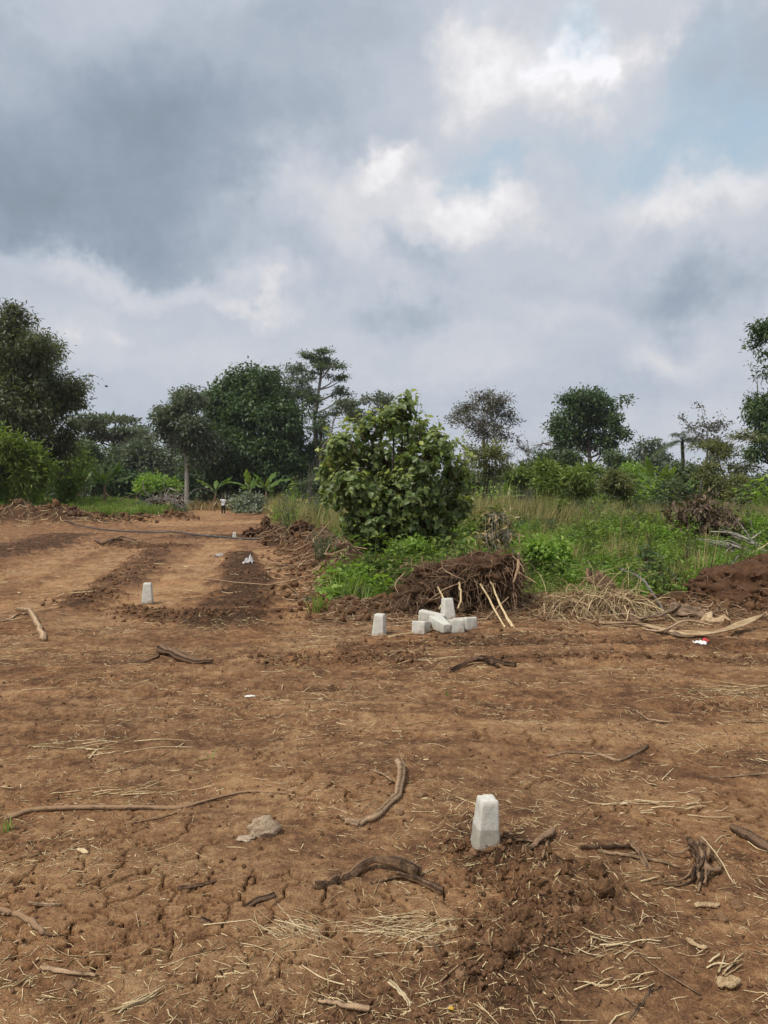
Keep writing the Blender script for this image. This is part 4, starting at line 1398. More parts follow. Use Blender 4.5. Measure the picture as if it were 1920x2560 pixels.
put('scrub', 'uneven green scrub and saplings rising between the dry grass and the tree line', [herb(51, 2.4, .7, 170, .30, L_MID, .5, 8), herb(52, 2.8, .6, 150, .26, L_LIME, .45, 7), herb(53, 2.2, .9, 170, .32, L_FRESH, .5, 9), herb(54, 3.0, .5, 90, .22, L_OLIVE, .45, 6), herb(55, 2.6, .6, 40, .2, L_BARE, .4, 9)], x, y, r, .5, 1.15, [.28, .2, .24, .18, .10],
    smod=np.clip(.95 + .6 * fbm(x * .08 + 3, y * .08, 2, 102), .5, 1.5))
# left side
r = np.random.default_rng(209)
y = r.uniform(47.5, 86, 2600)
x = x_left(y) - 0.2 - np.abs(r.normal(0, 1, 2600)) * 9
k = x > -0.62 * y - 4
x, y = x[k], y[k]
put('weeds', 'soft green weeds on the rise left of the track', [herb(21, .8, .42, 120, .13, L_FRESH), herb(22, 1.0, .4, 120, .11, L_GRASS, .35), tuft(25, .8, .22, 70, .012, L_GRASS), herb(23, .7, .5, 120, .12, L_LIME, .4), tuft(26, .9, .2, 40, .012, L_DRYG)], x, y, r, 0.45, 1.15, [.22, .26, .28, .14, .1],
    smod=np.clip(1 + 0.6 * fbm(x * .15, y * .15, 2, 97), .5, 1.5))
# dry maize stubble behind the person
r = np.random.default_rng(211)
y = r.uniform(84, 125, 1500)
x = at(0, HOR, 1)[0] * 0 + r.uniform(-0.30, -0.05, 1500) * y
k = ~((np.abs(x + 0.21 * y) < 4.0) & (y < 96))
x, y = x[k], y[k]
put('maize_stubble', 'broken dry maize stalks at the end of the track', [tuft(31, 1.5, .3, 16, .03, L_MAIZE, .5), tuft(32, 1.1, .35, 18, .03, L_MAIZE, .9), tuft(33, 1.4, .3, 40, .012, L_DRYG)], x, y, r, 0.5, 1.1, [.4, .35, .25])
# along the top of the roadside bank
r = np.random.default_rng(213)
y = 12.5 + 50 * r.uniform(0, 1, 1500) ** 1.4
x = x_right(y) + 1.1 + np.abs(r.normal(0, .9, 1500))
k = (gnoise(x * .5, y * .3, 98) > 0.02) & ((y > 24) | (r.uniform(0, 1, len(y)) < .35)) & ~((y > 24) & (y < 36) & (x < x_right(y) + 1.4))
x, y = x[k], y[k]
put('grass', 'grass and weeds spilling over the bank beside the track', [tuft(41, .6, .12, 50, .008, L_GRASS, .9), herb(41, .45, .28, 90, .07, L_FRESH, .4), tuft(42, .5, .1, 40, .008, L_OLIVE, 1.0)], x, y, r, 0.6, 1.2, [.45, .35, .2], smod=low(x, y))

# ------------------------------------------------------------------ concrete marker posts
def post_mesh(name, w0, w1, h, seed, mat, chip=0.004, notch=False):
    import bmesh
    r = np.random.default_rng(seed)
    bm = bmesh.new()
    bmesh.ops.create_cube(bm, size=1.0)
    bmesh.ops.subdivide_edges(bm, edges=bm.edges[:], cuts=9, use_grid_fill=True)
    V = np.array([v.co[:] for v in bm.verts])
    sgn = V * 2
    p = 26.0                       # a box with slightly rounded arrises
    nrm = (np.abs(sgn) ** p).sum(1) ** (1 / p)
    V = sgn / nrm[:, None] * 0.5
    t = np.clip(V[:, 2] + 0.5, 0, 1)
    w = w0 + (w1 - w0) * t
    V[:, 0] *= w
    V[:, 1] *= w
    V[:, 2] = t * h
    n = gnoise(V[:, 0] * 45 + V[:, 2] * 21 + seed, V[:, 1] * 45 - V[:, 2] * 33, seed) + 0.6 * gnoise(V[:, 0] * 110 + V[:, 2] * 70, V[:, 1] * 110 + V[:, 2] * 90, seed + 3)
    edge = ((np.abs(sgn) > 0.85).sum(1) >= 2)
    V[:, :2] *= 1 + (chip * n * np.where(edge, 1.5, 0.5))[:, None] / w[:, None]
    top = t > 0.97
    V[top, 2] += 0.0025 * n[top] + 0.002
    if notch:
        k = (t < 0.16) & (sgn[:, 0] > 0.1) & (np.abs(n) > 0.05)
        V[k, :2] *= 0.9
    for v, c in zip(bm.verts, V):
        v.co = c
    me = bpy.data.meshes.new(name)
    bm.to_mesh(me)
    bm.free()
    me.polygons.foreach_set('use_smooth', np.ones(len(me.polygons), bool))
    me.update()
    me.materials.append(mat)
    return me


def post(label, u, v, h, w0, w1, rot, tilt, mat, seed, group='concrete marker posts', bury=0.02, chip=0.004):
    x, y = gp(u, v)
    o = link('marker_post', post_mesh('marker_post', w0, w1, h + bury, seed, mat, chip), (x, y, hz(x, y) - bury))
    o.rotation_euler = (tilt[0], tilt[1], rot)
    return tag(o, label, 'marker post', group)


post('nearest concrete marker post with white top and damp lower band, standing in loose crumbly soil', 1047, 1845, 0.224, 0.113, 0.076, math.radians(12), (0.03, 0.045), M_CONC_B, 3)
post('concrete marker post standing alone between the wheel tracks on the left', 319, 1301, 0.305, 0.172, 0.112, math.radians(8), (0, 0), M_CONC, 4)
post('upright concrete marker post with a chipped foot, left of the heap of loose posts', 818.5, 1370, 0.25, 0.150, 0.112, math.radians(-16), (0, 0.05), M_CONC, 5)
post('farthest and smallest marker post, beyond the black pipe', 506, 1163, 0.245, 0.17, 0.115, 0.2, (0, 0.03), M_CONC, 6)


def lying(label, u, v, rot, small_end_front, seed, roll=0.0, pitch=0.0, dz=0.0, upright=False, w0=0.165, w1=0.112, h=0.33):
    x, y = gp(u, v)
    me = post_mesh('loose_post', w0, w1, h, seed, M_CONC, 0.004)
    V = np.empty(len(me.vertices) * 3, np.float32)
    me.vertices.foreach_get('co', V)
    V = V.reshape(-1, 3)
    if not upright:               # lay it along y with one face down
        V[:, 2] -= h / 2
        z, yy = V[:, 2].copy(), V[:, 1].copy()
        ang = math.atan((w0 - w1) / 2 / h)
        V[:, 1], V[:, 2] = -z if small_end_front else z, yy
        s = 1 if small_end_front else -1
        a = s * ang
        c_, s_ = math.cos(a), math.sin(a)
        y2 = V[:, 1] * c_ - V[:, 2] * s_
        z2 = V[:, 1] * s_ + V[:, 2] * c_
        V[:, 1], V[:, 2] = y2, z2
        V[:, 2] -= V[:, 2].min()
    me.vertices.foreach_set('co', V.ravel())
    me.update()
    o = link('loose_post', me, (x, y, hz(x, y) - 0.008 + dz))
    o.rotation_euler = (pitch, roll, rot)
    return tag(o, label, 'marker post', 'loose marker posts heaped by the root ball')


lying('loose concrete post at the left end of the heap, square end towards us', 914, 1367, math.radians(-24), False, 11)
lying('loose concrete post lying behind the others at the back left of the heap', 934, 1350, math.radians(70), True, 12, dz=0.02)
lying('tapered loose concrete post propped upright at the back of the heap', 968, 1349, 0.3, True, 13, upright=True, pitch=-0.12, dz=0.03, h=0.29)
lying('loose concrete post in front of the heap, small dark end pointing at us', 952, 1367, math.radians(20), True, 14, dz=0.015, h=0.36, w1=0.105)
lying('loose concrete post low in the heap right of the one pointing at us', 982, 1366, math.radians(8), False, 15)
lying('loose concrete post at the right end of the heap turned sideways', 1002, 1360, math.radians(30), False, 16, dz=0.01)


# ------------------------------------------------------------------ sticks, roots and logs on the ground
def gpts(pts, lift=0.0, r=0.01):
    out = []
    for q in pts:
        x, y = gp(q[0], q[1])
        out.append([x, y, hz(x, y) + r * 0.7 + lift + (q[2] if len(q) > 2 else 0)])
    return np.array(out)


def limb_geo(pts, r0, r1, seed, n=22, S=7, wob=0.4, knots=0.13, ground=False):
    rr = np.random.default_rng(seed)
    P = smooth_path(pts, n)
    s = np.linspace(0, 1, n)
    R = (r0 + (r1 - r0) * s) * (1 + knots * np.interp(s, np.linspace(0, 1, 6), rr.normal(0, 1, 6)))
    R = np.maximum(R, 0.25 * min(r0, r1))
    w = np.stack([np.interp(s, np.linspace(0, 1, 13), rr.normal(0, 1, 13)) for _ in range(3)], 1) * min(wob * max(r0, r1), .012 * np.linalg.norm(np.diff(P, axis=0), axis=1).sum())
    P = P + w * np.array([1, 1, 0.3])
    if ground:
        P[:, 2] = np.maximum(P[:, 2], Hz(P[:, 0], P[:, 1]) + 0.45 * R)
    if S >= 8:                       # fluted bark: ridges that run along the wood
        S = 11
        g = 1 + 0.15 * rr.normal(0, 1, (1, S)) + 0.02 * rr.normal(0, 1, (n + 2, S))
        return fibres(P, R, S, cap=True, ridge=np.clip(g, .6, 1.5))
    return fibres(P, R, S, cap=True)


def bark_streaks(n, base, seed, S=11):
    r = np.random.default_rng(seed)
    k = n // S + 1
    a = base + r.normal(0, .32, S)[None] + np.interp(np.arange(k), np.linspace(0, k, 9), r.normal(0, .22, 9))[:, None]
    return np.clip(a.ravel()[:n], 0, 1)


def stick(label, pts, r0, r1, mat, seed, name='fallen_stick', cat='stick', forks=(), group=None, lift=0.0, wob=0.42, S=8):
    P = gpts(pts, lift, max(r0, r1))
    parts = [limb_geo(P, r0, r1, seed, S=S, wob=wob, n=30, ground=lift >= 0)]
    for i, f in enumerate(forks):
        parts.append(limb_geo(gpts(f[0], lift, f[1]), f[1], f[2], seed + 50 + i, n=10, S=5, wob=wob, ground=True))
    V, F = join(parts)
    c = P.mean(0)
    c[2] = P[:, 2].min() - max(r0, r1) * 0.7
    rs = np.random.default_rng(seed).uniform(0.3, 0.7)
    o = link(name, mesh(name, V - c, F, mat, {'rnd': bark_streaks(len(V), rs, seed)}), c)
    return tag(o, label, cat, group)


stick('thick bent root lying left of the nearest post, curved like a hook', [(862, 1658, .03), (866, 1690, .02), (858, 1720), (836, 1746), (806, 1772), (780, 1783)], 0.022, 0.018, M_TWIG_L, 1, 'root', 'root',
      [([(805, 1664), (828, 1680, .01), (848, 1694, .01)], 0.007, 0.006), ([(780, 1783), (752, 1778), (735, 1768)], 0.017, 0.008), ([(775, 1786), (745, 1782)], 0.012, 0.006)])
stick('arched brown branch resting on the cracked mud, front and centre', [(682, 1920), (730, 1902, .005), (790, 1880, .02), (850, 1876, .025), (905, 1892, .01)], 0.017, 0.020, M_TWIG, 2, 'branch', 'branch')
stick('broken brown stick leaning under the right end of the arched branch', [(860, 1898, .008), (900, 1908, .006), (955, 1930)], 0.012, 0.017, M_TWIG, 3, 'branch', 'branch', [([(800, 1912), (830, 1902, .005), (862, 1896, .008)], 0.006, 0.009)])
stick('long thin wavy stick lying across the left foreground', [(20, 1758), (80, 1742), (180, 1739), (280, 1741), (380, 1740), (430, 1730), (500, 1712), (545, 1706), (630, 1716)], 0.012, 0.005, M_TWIG, 4)
stick('thin twig lying parallel below the long wavy stick', [(270, 1775), (320, 1768), (382, 1752)], 0.005, 0.004, M_TWIG, 5)
stick('dark half buried root in the cracked mud at lower left', [(430, 1995), (485, 1978), (540, 1955), (592, 1938)], 0.013, 0.011, M_TWIG_D, 6, 'root', 'root', lift=-0.006)
stick('pale S-shaped stick on the open ground right of centre', [(1180, 1634), (1230, 1628), (1290, 1630), (1335, 1637), (1365, 1630), (1402, 1612)], 0.007, 0.012, M_TWIG_L, 7)
stick('short thick broken branch lying level right of the nearest post', [(1255, 1840), (1310, 1838), (1362, 1832)], 0.012, 0.014, M_TWIG, 8, 'branch', 'branch')
stick('forked end piece standing against the short thick branch', [(1362, 1832, .02), (1378, 1850, .01), (1402, 1884)], 0.011, 0.013, M_TWIG, 9, 'branch', 'branch')
stick('straight pale pole passing under the short thick branch', [(1290, 1846), (1390, 1860), (1465, 1874)], 0.010, 0.006, M_TWIG_L, 10)
stick('thick log cut off by the right edge of the foreground', [(1580, 1788), (1615, 1808), (1665, 1836), (1720, 1862)], 0.015, 0.030, M_TWIG_D, 11, 'log', 'log')
stick('splintered root reaching from the nearest post into the clods', [(1130, 1862), (1150, 1838, .01), (1175, 1826, .02), (1195, 1800, .01)], 0.006, 0.014, M_TWIG, 12, 'root', 'root', [([(1188, 1806), (1180, 1845), (1160, 1890)], 0.011, 0.005), ([(1165, 1860), (1140, 1865)], 0.009, 0.005), ([(1060, 1846), (1100, 1832), (1160, 1828)], 0.005, 0.006)])
stick('weathered driftwood-like branch lying in the middle distance left of centre', [(345, 1412, .02), (375, 1424, .02), (415, 1434), (455, 1438)], 0.045, 0.015, M_TWIG_D, 13, 'branch', 'branch', [([(350, 1416), (385, 1414, .04), (425, 1432)], 0.02, 0.01), ([(345, 1420), (310, 1432), (270, 1440)], 0.015, 0.006)])
stick('dark humped root breaking the surface right of centre', [(975, 1452), (1012, 1442, .02), (1048, 1437, .05), (1080, 1446, .02), (1118, 1449)], 0.020, 0.018, M_TWIG_D, 14, 'root', 'root', [([(1018, 1440, .03), (1050, 1442, .02), (1075, 1450)], 0.03, 0.015)])
stick('curved peeled branch lying at the left below the marker post', [(42, 1324, .06), (62, 1333, .05), (80, 1350, .02), (92, 1384)], 0.034, 0.028, M_TWIG_L, 15, 'branch', 'branch', [([(45, 1326), (20, 1338), (-10, 1345)], 0.02, 0.012)])
stick('twisted brown branch at the left edge of the foreground', [(-10, 1966), (30, 1974), (60, 1992), (98, 2022)], 0.011, 0.010, M_TWIG, 16, 'branch', 'branch', [([(95, 2020), (120, 2024), (136, 2022)], 0.006, 0.004), ([(-10, 1978), (40, 1976)], 0.007, 0.006)])
stick('short dark stick on the cracked mud at lower left', [(385, 1924), (430, 1915), (466, 1907)], 0.008, 0.007, M_TWIG_D, 17)
stick('short brown stick above the twisted branch at the left edge', [(62, 1954), (100, 1957), (132, 1958)], 0.008, 0.007, M_TWIG_L, 18)
stick('brown stick lying below the cracked mud near the lower left corner', [(88, 2093), (140, 2102), (207, 2110)], 0.008, 0.006, M_TWIG_L, 19)
stick('flat curled bark strip near the bottom centre', [(690, 2168), (740, 2180), (800, 2186)], 0.006, 0.012, M_TWIG_L, 20, 'bark_strip', 'bark')
stick('broken stalk with a knuckled end near the bottom centre', [(842, 2130), (864, 2150), (885, 2178)], 0.008, 0.006, M_STRAW_P, 21)
stick('short stick jutting from the straw in the lower centre', [(917, 2026), (935, 2042), (953, 2060)], 0.007, 0.008, M_TWIG_L, 22)
stick('long thin dark vine snaking through the lower right litter', [(1515, 2138), (1420, 2080), (1350, 2030), (1300, 2000), (1290, 1985)], 0.004, 0.003, M_TWIG_L, 23)
stick('brown twig bundle below the lower right clods', [(1360, 2190), (1390, 2150), (1412, 2112)], 0.006, 0.004, M_TWIG, 24, 'twig', 'twig', [([(1380, 2165), (1350, 2145)], 0.004, 0.003), ([(1395, 2140), (1430, 2120)], 0.004, 0.003)])
stick('thin stick entering from the right edge at mid height', [(1660, 1666), (1600, 1671), (1532, 1673)], 0.008, 0.005, M_TWIG_L, 25)
stick('curved thin twig right of the S-shaped stick, higher up', [(1375, 1538), (1400, 1552), (1425, 1560), (1450, 1562)], 0.006, 0.008, M_TWIG_L, 26)
stick('long thin arc of twig near the right edge in the middle ground', [(1560, 1550), (1610, 1562), (1665, 1560)], 0.006, 0.005, M_TWIG, 27)
stick('bowed twig near the dark humped root', [(830, 1425), (870, 1414, .01), (915, 1424), (932, 1436)], 0.007, 0.006, M_TWIG_L, 28)
stick('thin pale cane lying in front of the heap of loose posts', [(860, 1446 - 12), (920, 1428), (990, 1424)], 0.007, 0.006, M_STRAW_P, 29)
stick('reddish cane lying left of the heap of loose posts', [(840, 1382 - 2), (880, 1373), (952, 1362)], 0.012, 0.014, M_STRAW, 30)
stick('tangle of dark roots left of the pipe in the middle distance', [(206, 1168), (222, 1178, .06), (245, 1172, .04), (272, 1170), (300, 1180)], 0.06, 0.04, M_TWIG_D, 31, 'root', 'root', [([(240, 1172), (262, 1166, .1), (296, 1168)], 0.04, 0.03)])
stick('pale forked branch sticking up at the left berm', [(60, 1128), (75, 1108, .5), (88, 1098, .9)], 0.05, 0.03, M_WHITEWOOD, 32, 'branch', 'branch')
stick('straight pole leaning over the bark pieces on the right', [(1439, 1335), (1390, 1318, .25), (1338, 1300, .47)], 0.012, 0.015, M_WHITEWOOD, 33, 'pole', 'pole')
stick('small crossed straw stalks left of centre', [(193, 1635), (205, 1624), (215, 1617)], 0.006, 0.005, M_STRAW_P, 34, 'stalk', 'stalk', [([(188, 1630), (225, 1628), (253, 1625)], 0.006, 0.005)])
stick('thin stick crossing the road bank', [(596, 1219), (628, 1222), (662, 1221)], 0.025, 0.018, M_TWIG_D, 35)
stick('forked white twig on the path bank', [(655, 1185), (664, 1178), (670, 1160, .3)], 0.03, 0.02, M_WHITEWOOD, 36, 'twig', 'twig')
stick('long pale felled pole leaning on the far bank beside the track', [(660, 1116), (672, 1100, .35), (690, 1080, 1.0)], 0.10, 0.07, M_WHITEWOOD, 37, 'pole', 'pole')


# splintered stump piece, right foreground
def stump_piece():
    x, y = gp(1515, 1880)
    base = np.array([x, y, hz(x, y)])
    t = empty('stump', base, 'knobbly uprooted stump piece with short roots in the right foreground', 'stump')
    parts = []
    r = np.random.default_rng(41)
    for k in range(15):
        o0, o1 = r.normal(0, 1, 3), r.normal(0, 1, 3)
        pp = [(1506 + 13 * o0[0], 1848 + 6 * o0[1], .045 + .012 * o0[2]), (1516 + 10 * o0[0], 1866 + 5 * o0[1], .04 + .012 * o0[2]), (1518 + 8 * o1[0], 1888 + 5 * o0[1], .028 + .008 * o1[2]), (1513 + 9 * o1[0], 1905 + 9 * o1[1], .012)]
        V, F = limb_geo(gpts(pp, 0, .01), r.uniform(.005, .011), r.uniform(.003, .007), 420 + k, n=12, S=6, wob=.6, knots=.3)
        link('splinter', mesh('splinter', V - base, F, [M_TWIG_D, M_TWIG, M_TWIG_D][k % 3], {'rnd': np.full(len(V), r.uniform(.2, .9))}), parent=t)
    for k, (pp, a, b) in enumerate([([(1512, 1850, .06), (1535, 1855, .04), (1560, 1878)], .02, .012), ([(1498, 1848, .05), (1470, 1856, .02), (1432, 1842)], .012, .006), ([(1510, 1900, .02), (1512, 1915), (1508, 1930)], .014, .006),
                                    ([(1520, 1890, .03), (1540, 1892, .02), (1556, 1882)], .022, .014), ([(1503, 1896, .02), (1480, 1915), (1440, 1917), (1405, 1914)], .010, .005), ([(1500, 1880, .02), (1478, 1900), (1430, 1910)], .008, .005),
                                    ([(1515, 1842, .07), (1548, 1870, .05), (1585, 1905)], .006, .005)]):
        V, F = limb_geo(gpts(pp, 0, a), a * .65, b * .65, 60 + k, n=10, S=6, wob=0.4, ground=True)
        link('root', mesh('root', V - base, F, M_TWIG if k != 6 else M_STRAW_P, {'rnd': np.full(len(V), r.uniform(.3, .8))}), parent=t)


stump_piece()


# ------------------------------------------------------------------ stones and clods
def stone(label, u, v, w, h, seed, mat, name='stone', cat='stone', group=None, sub=3, amp=0.3, sink=0.35, rot=0.0, dep=0.8):
    x, y = gp(u, v)
    V, F = lump(seed, sub, amp, (1, 1, 1), 1.3)
    V = V / np.abs(V).max(0) * np.array([w / 2, w / 2 * dep, h])
    c, s = math.cos(rot), math.sin(rot)
    V = V @ np.array([[c, s, 0], [-s, c, 0], [0, 0, 1]])
    o = link(name, mesh(name, V, F, mat, smooth=sub > 2), (x, y, hz(x, y) + h * (1 - 2 * sink) * 0.5))
    return tag(o, label, cat, group)


M_ROCK = mat_clod('pale_weathered_rock', (0.26, 0.18, 0.115), (0.56, 0.44, 0.31), 16.0)
M_STONE = mat_clod('ochre_stone', (0.17, 0.095, 0.05), (0.34, 0.205, 0.115), 20.0)
stone('largest pale rock half buried in the soil left of centre', 570, 1796, 0.175, 0.075, 4, M_ROCK, 'rock', 'rock', sub=4, amp=0.2, sink=.3, dep=.75)
stone('flat grey rock flake below the largest pale rock', 532, 1808, 0.10, 0.014, 2, M_ROCK, 'rock', 'rock', sub=3)
stone('flat dark slab touching the back of the largest pale rock', 556, 1766, 0.12, 0.016, 3, M_STONE, 'rock', 'rock', rot=0.4)
for k, (lab, u, v, w, h) in enumerate([
        ('reddish stone lying against the foot of the nearest post', 1022, 1864, .052, .028), ('flat ochre stone right of the hooked root', 906, 1718, .085, .014), ('ochre stone touching the tip of the hooked root', 862, 1755, .07, .016),
        ('pale pointed stone near the bottom edge, left of the lower clods', 998, 2110, .05, .028), ('wedge of brown stone on the right foreground', 1592, 1958, .07, .03), ('flat tan stone at lower right', 1560, 2052 - 70, .06, .012),
        ('small white stone near the bark strip in the lower left', 498, 2118 - 18, .03, .014), ('tan stone left of the clods below the nearest post', 1004, 1912, .045, .02), ('pebble between the rock and the long wavy stick', 502, 1744 + 60, .03, .012),
        ('ochre stone below the nearest post towards the right', 1248, 1958 + 12, .05, .02), ('brown stone lying on the bare ground right of the dark humped root', 1425, 1449, .09, .035), ('small dark clod left of the dark humped root', 912, 1412, .09, .05),
        ('brown cube-like stone right of the S-shaped stick', 1293, 1933 - 6, .05, .03), ('flat stone at the left foreground by the thin grass sprout', 150, 2086 + 40, .06, .012), ('dull pebble at the lower right corner', 1630, 2170, .03, .016)]):
    stone(lab, u, v, w, h, 20 + k, M_STONE, rot=k * 0.9)
CL = [(1290, 1896, .075, .045), (1305, 1932, .085, .05), (1272, 1955, .06, .032), (1262, 1880, .04, .02), (1222, 1905, .05, .03), (1180, 1940, .05, .03), (1100, 2062, .06, .03), (1120, 2040, .05, .035), (1072, 2086, .075, .03), (1150, 1905, .045, .025),
      (1010, 2050, .06, .022), (1120, 1880, .04, .02), (1250, 1990, .045, .022), (1200, 1965, .04, .02), (1090, 1920, .04, .022), (1135, 1985, .05, .025), (1165, 2010, .04, .022), (1230, 1870, .035, .02), (1330, 1870, .03, .016), (1290, 1762, .035, .02),
      (1012, 1822, .03, .016), (995, 1842, .03, .016), (1085, 1848, .03, .016), (1045, 1878, .03, .02), (1345, 1925, .03, .016), (1380, 2090, .03, .018)]
WHERE = ['darkest big clod under the thin broken sticks', 'second big dark clod just below the darkest one', 'clod at the lower end of the right clod row', 'small clod near the short thick branch', 'clod left of the darkest big clod', 'clod in the middle of the loose soil', 'clod heap at the lower end of the loose soil',
         'upright clod at the lower end of the loose soil', 'wide flat clod near the bottom below the loose soil', 'clod near the splintered root', 'flat clod left of the lowest clods', 'little clod right below the nearest post', 'clod right of the loose soil patch', 'little clod left of the right clod row',
         'clod on the left rim of the loose soil', 'clod on the lower rim of the loose soil', 'small clod above the lowest clods', 'tiny clod beside the splintered root tip', 'tiny clod under the straight pale pole', 'clod on the bare ground above the splintered root',
         'tiny clod at the left of the nearest post', 'second tiny clod at the left of the nearest post', 'tiny clod at the right of the nearest post', 'clod in front of the nearest post', 'tiny clod right of the darkest big clod', 'little dark clod near the twig bundle']
for k, ((u, v, w, h), lab) in enumerate(zip(CL, WHERE)):
    stone(lab, u, v, w * 1.25, h * 1.3, 50 + k, M_CLOD, 'clod', 'soil clod', 'clods of loose soil round the nearest post', sub=3, amp=0.55, sink=0.22, rot=k * 1.3)

# crumbs and small clods: instanced stuff
crumb = []
for k in range(6):
    V, F = lump(100 + k, 1 if k < 3 else 2, 0.85, (1, 0.8, 0.6), 2.2)
    crumb.append(src('crumb', V, F, M_CLOD if k % 2 else M_CLOD_L, np.full(len(V), .5)))
r = np.random.default_rng(301)
xs, ys, sc = [], [], []


def sprinkle(pts, hw, n, s0, s1):
    p = np.array(pts)
    i = r.integers(0, len(p) - 1, n) if len(p) > 1 else np.zeros(n, int)
    t = r.uniform(0, 1, (n, 1))
    q = p[i] * (1 - t) + p[np.minimum(i + 1, len(p) - 1)] * t + r.normal(0, hw, (n, 2))
    xs.append(q[:, 0])
    ys.append(q[:, 1])
    sc.append(s0 + (s1 - s0) * r.uniform(0, 1, n) ** 4)


sprinkle(LOOSE[0], 0.13, 2200, 0.002, 0.017)
sprinkle(G([(1000, 1830), (1047, 1850), (1090, 1835)]), 0.06, 260, 0.004, 0.02)
sprinkle(G([(560, 2190), (800, 2190), (1050, 2195)]), 0.14, 900, 0.002, 0.010)
for pts, hw, s in DARK[:6]:
    sprinkle(pts, hw * 0.6, 900, 0.004, 0.04)
for pts, hw, s in DARK[6:9]:
    sprinkle(pts, hw * 0.9, 500, 0.006, 0.03)
sprinkle([(x_right(yy) + 0.35, yy) for yy in np.linspace(11, 45, 12)], 0.45, 2600, 0.01, 0.09)
sprinkle([(xx, 10.7) for xx in np.linspace(-0.9, 7.5, 8)], 0.32, 2600, 0.01, 0.07)
sprinkle([(-30, 46), (-18, 47.5), (-15, 56)], 1.0, 900, 0.05, 0.25)
n = 9000
yy = 2.0 + 8.0 * r.uniform(0, 1, n) ** 1.2
xs.append(r.uniform(-1, 1, n) * (0.6 + 0.56 * yy))
ys.append(yy)
sc.append(0.002 + 0.010 * r.uniform(0, 1, n) ** 4)
X, Y, S_ = np.concatenate(xs), np.concatenate(ys), np.concatenate(sc)
scatter('soil_crumbs', 'loose crumbs of dark soil scattered over the clearing', crumb, np.stack([X, Y, Hz(X, Y) + S_ * 0.3], 1), r.uniform(0, 6.28, (len(X), 3)), S_, r.integers(0, 6, len(X)))


# ------------------------------------------------------------------ straw litter (uncountable) in one mesh
def litter(name, label, x, y, L, rad, mat, seed, bend=0.09, aim=None, rise=0.10, lift=0.0):
    r = np.random.default_rng(seed)
    n = len(x)
    az = r.uniform(0, 6.28, n) if aim is None else aim + r.normal(0, 0.5, n)
    d = np.stack([np.cos(az), np.sin(az)], 1)
    pr = np.stack([-d[:, 1], d[:, 0]], 1)
    b = r.normal(0, bend, n)
    K = 3 if bend < .2 else 4
    s = np.linspace(-0.5, 0.5, K)
    xy = np.stack([x, y], 1)[:, None] + d[:, None] * (L[:, None] * s)[..., None] + pr[:, None] * (L[:, None] * b[:, None] * (s ** 2 * 2))[..., None]
    z = Hz(xy[..., 0].ravel(), xy[..., 1].ravel()).reshape(n, K)
    t = np.linspace(0, 1, K)
    zl = z[:, :1] * (1 - t) + z[:, -1:] * t
    z = np.maximum(z, zl) + rad[:, None] * 0.6 + (L * np.maximum(0, r.normal(0, rise, n)))[:, None] * np.abs(s)[None] + lift
    P = np.concatenate([xy, z[..., None]], 2)
    R = rad[:, None] * np.array([0.8, 1, 1, 0.5])[-K:][None]
    V, F = fibres(P, R, 3)
    return tag(link(name, mesh(name, V, F, mat, {'rnd': np.repeat(np.clip(r.normal(.5, .35, n), 0, 1), K * 3)}, smooth=False)), label, kind='stuff')


r = np.random.default_rng(401)
n = 46000
y = 2.0 + 8.2 * r.uniform(0, 1, n) ** 1.25
x = r.uniform(-1, 1, n) * (0.5 + 0.54 * y)
dn = fbm(x * 0.9, y * 1.1, 4, 402)
k = r.uniform(0, 1, n) < np.clip(0.46 + 1.0 * dn + 0.2 * (y < 2.9), 0.06, 1)
x, y = x[k], y[k]
m = len(x)
litter('straw_litter', 'short dry straw and chaff scattered over the bare soil', x, y, np.exp(r.normal(-3.65, 0.62, m)) * (1 + 0.08 * y), np.clip(np.exp(r.normal(-6.75, 0.4, m)), .0006, .004) * (1 + 0.05 * y), M_STRAW, 403)
n = 5000
y = 10 + 26 * r.uniform(0, 1, n) ** 1.5
x = r.uniform(-1, 1, n) * 14 - 6
k = (x < x_right(y) + 1.6) & (x > -0.55 * y) & (r.uniform(0, 1, n) < np.clip(0.35 + 0.6 * fbm(x * .4, y * .4, 3, 404), .08, 1) * np.where(np.abs(x - x_right(y) - .5) < 1, 1, 0.5))
x, y = x[k], y[k]
m = len(x)
litter('straw_litter', 'dry straw and twigs strewn along the track', x, y, np.exp(r.normal(-2.0, 0.6, m)), np.exp(r.normal(-5.1, 0.35, m)), M_STRAW, 405, 0.5)
n = 2600
x = r.uniform(-0.8, 8, n)
y = 10.5 + r.normal(0, .42, n)
litter('brush_litter', 'brown roots, twigs and straw heaped along the edge of the clearing', x, y, np.exp(r.normal(-1.7, 0.5, n)), np.exp(r.normal(-5.35, 0.4, n)), M_TWIG_L, 406, 0.6, rise=0.3)
n = 1500
y = 12 + 34 * r.uniform(0, 1, n) ** 1.3
x = x_right(y) + r.normal(0.5, .5, n)
litter('brush_litter', 'broken twigs and roots along the bank beside the track', x, y, np.exp(r.normal(-1.1, 0.5, n)), np.exp(r.normal(-4.7, 0.4, n)), M_TWIG_L, 407, 0.6, rise=0.35)
n = 900
x = r.uniform(-32, -15, n)
y = 46 + r.normal(0, 1.8, n) + np.maximum(0, (x + 19)) * 1.5
litter('brush_litter', 'pale broken stalks littering the berm at the left', x, y, np.exp(r.normal(-0.9, 0.5, n)), np.exp(r.normal(-4.6, 0.4, n)), M_STRAW, 408, 0.5, rise=0.3)


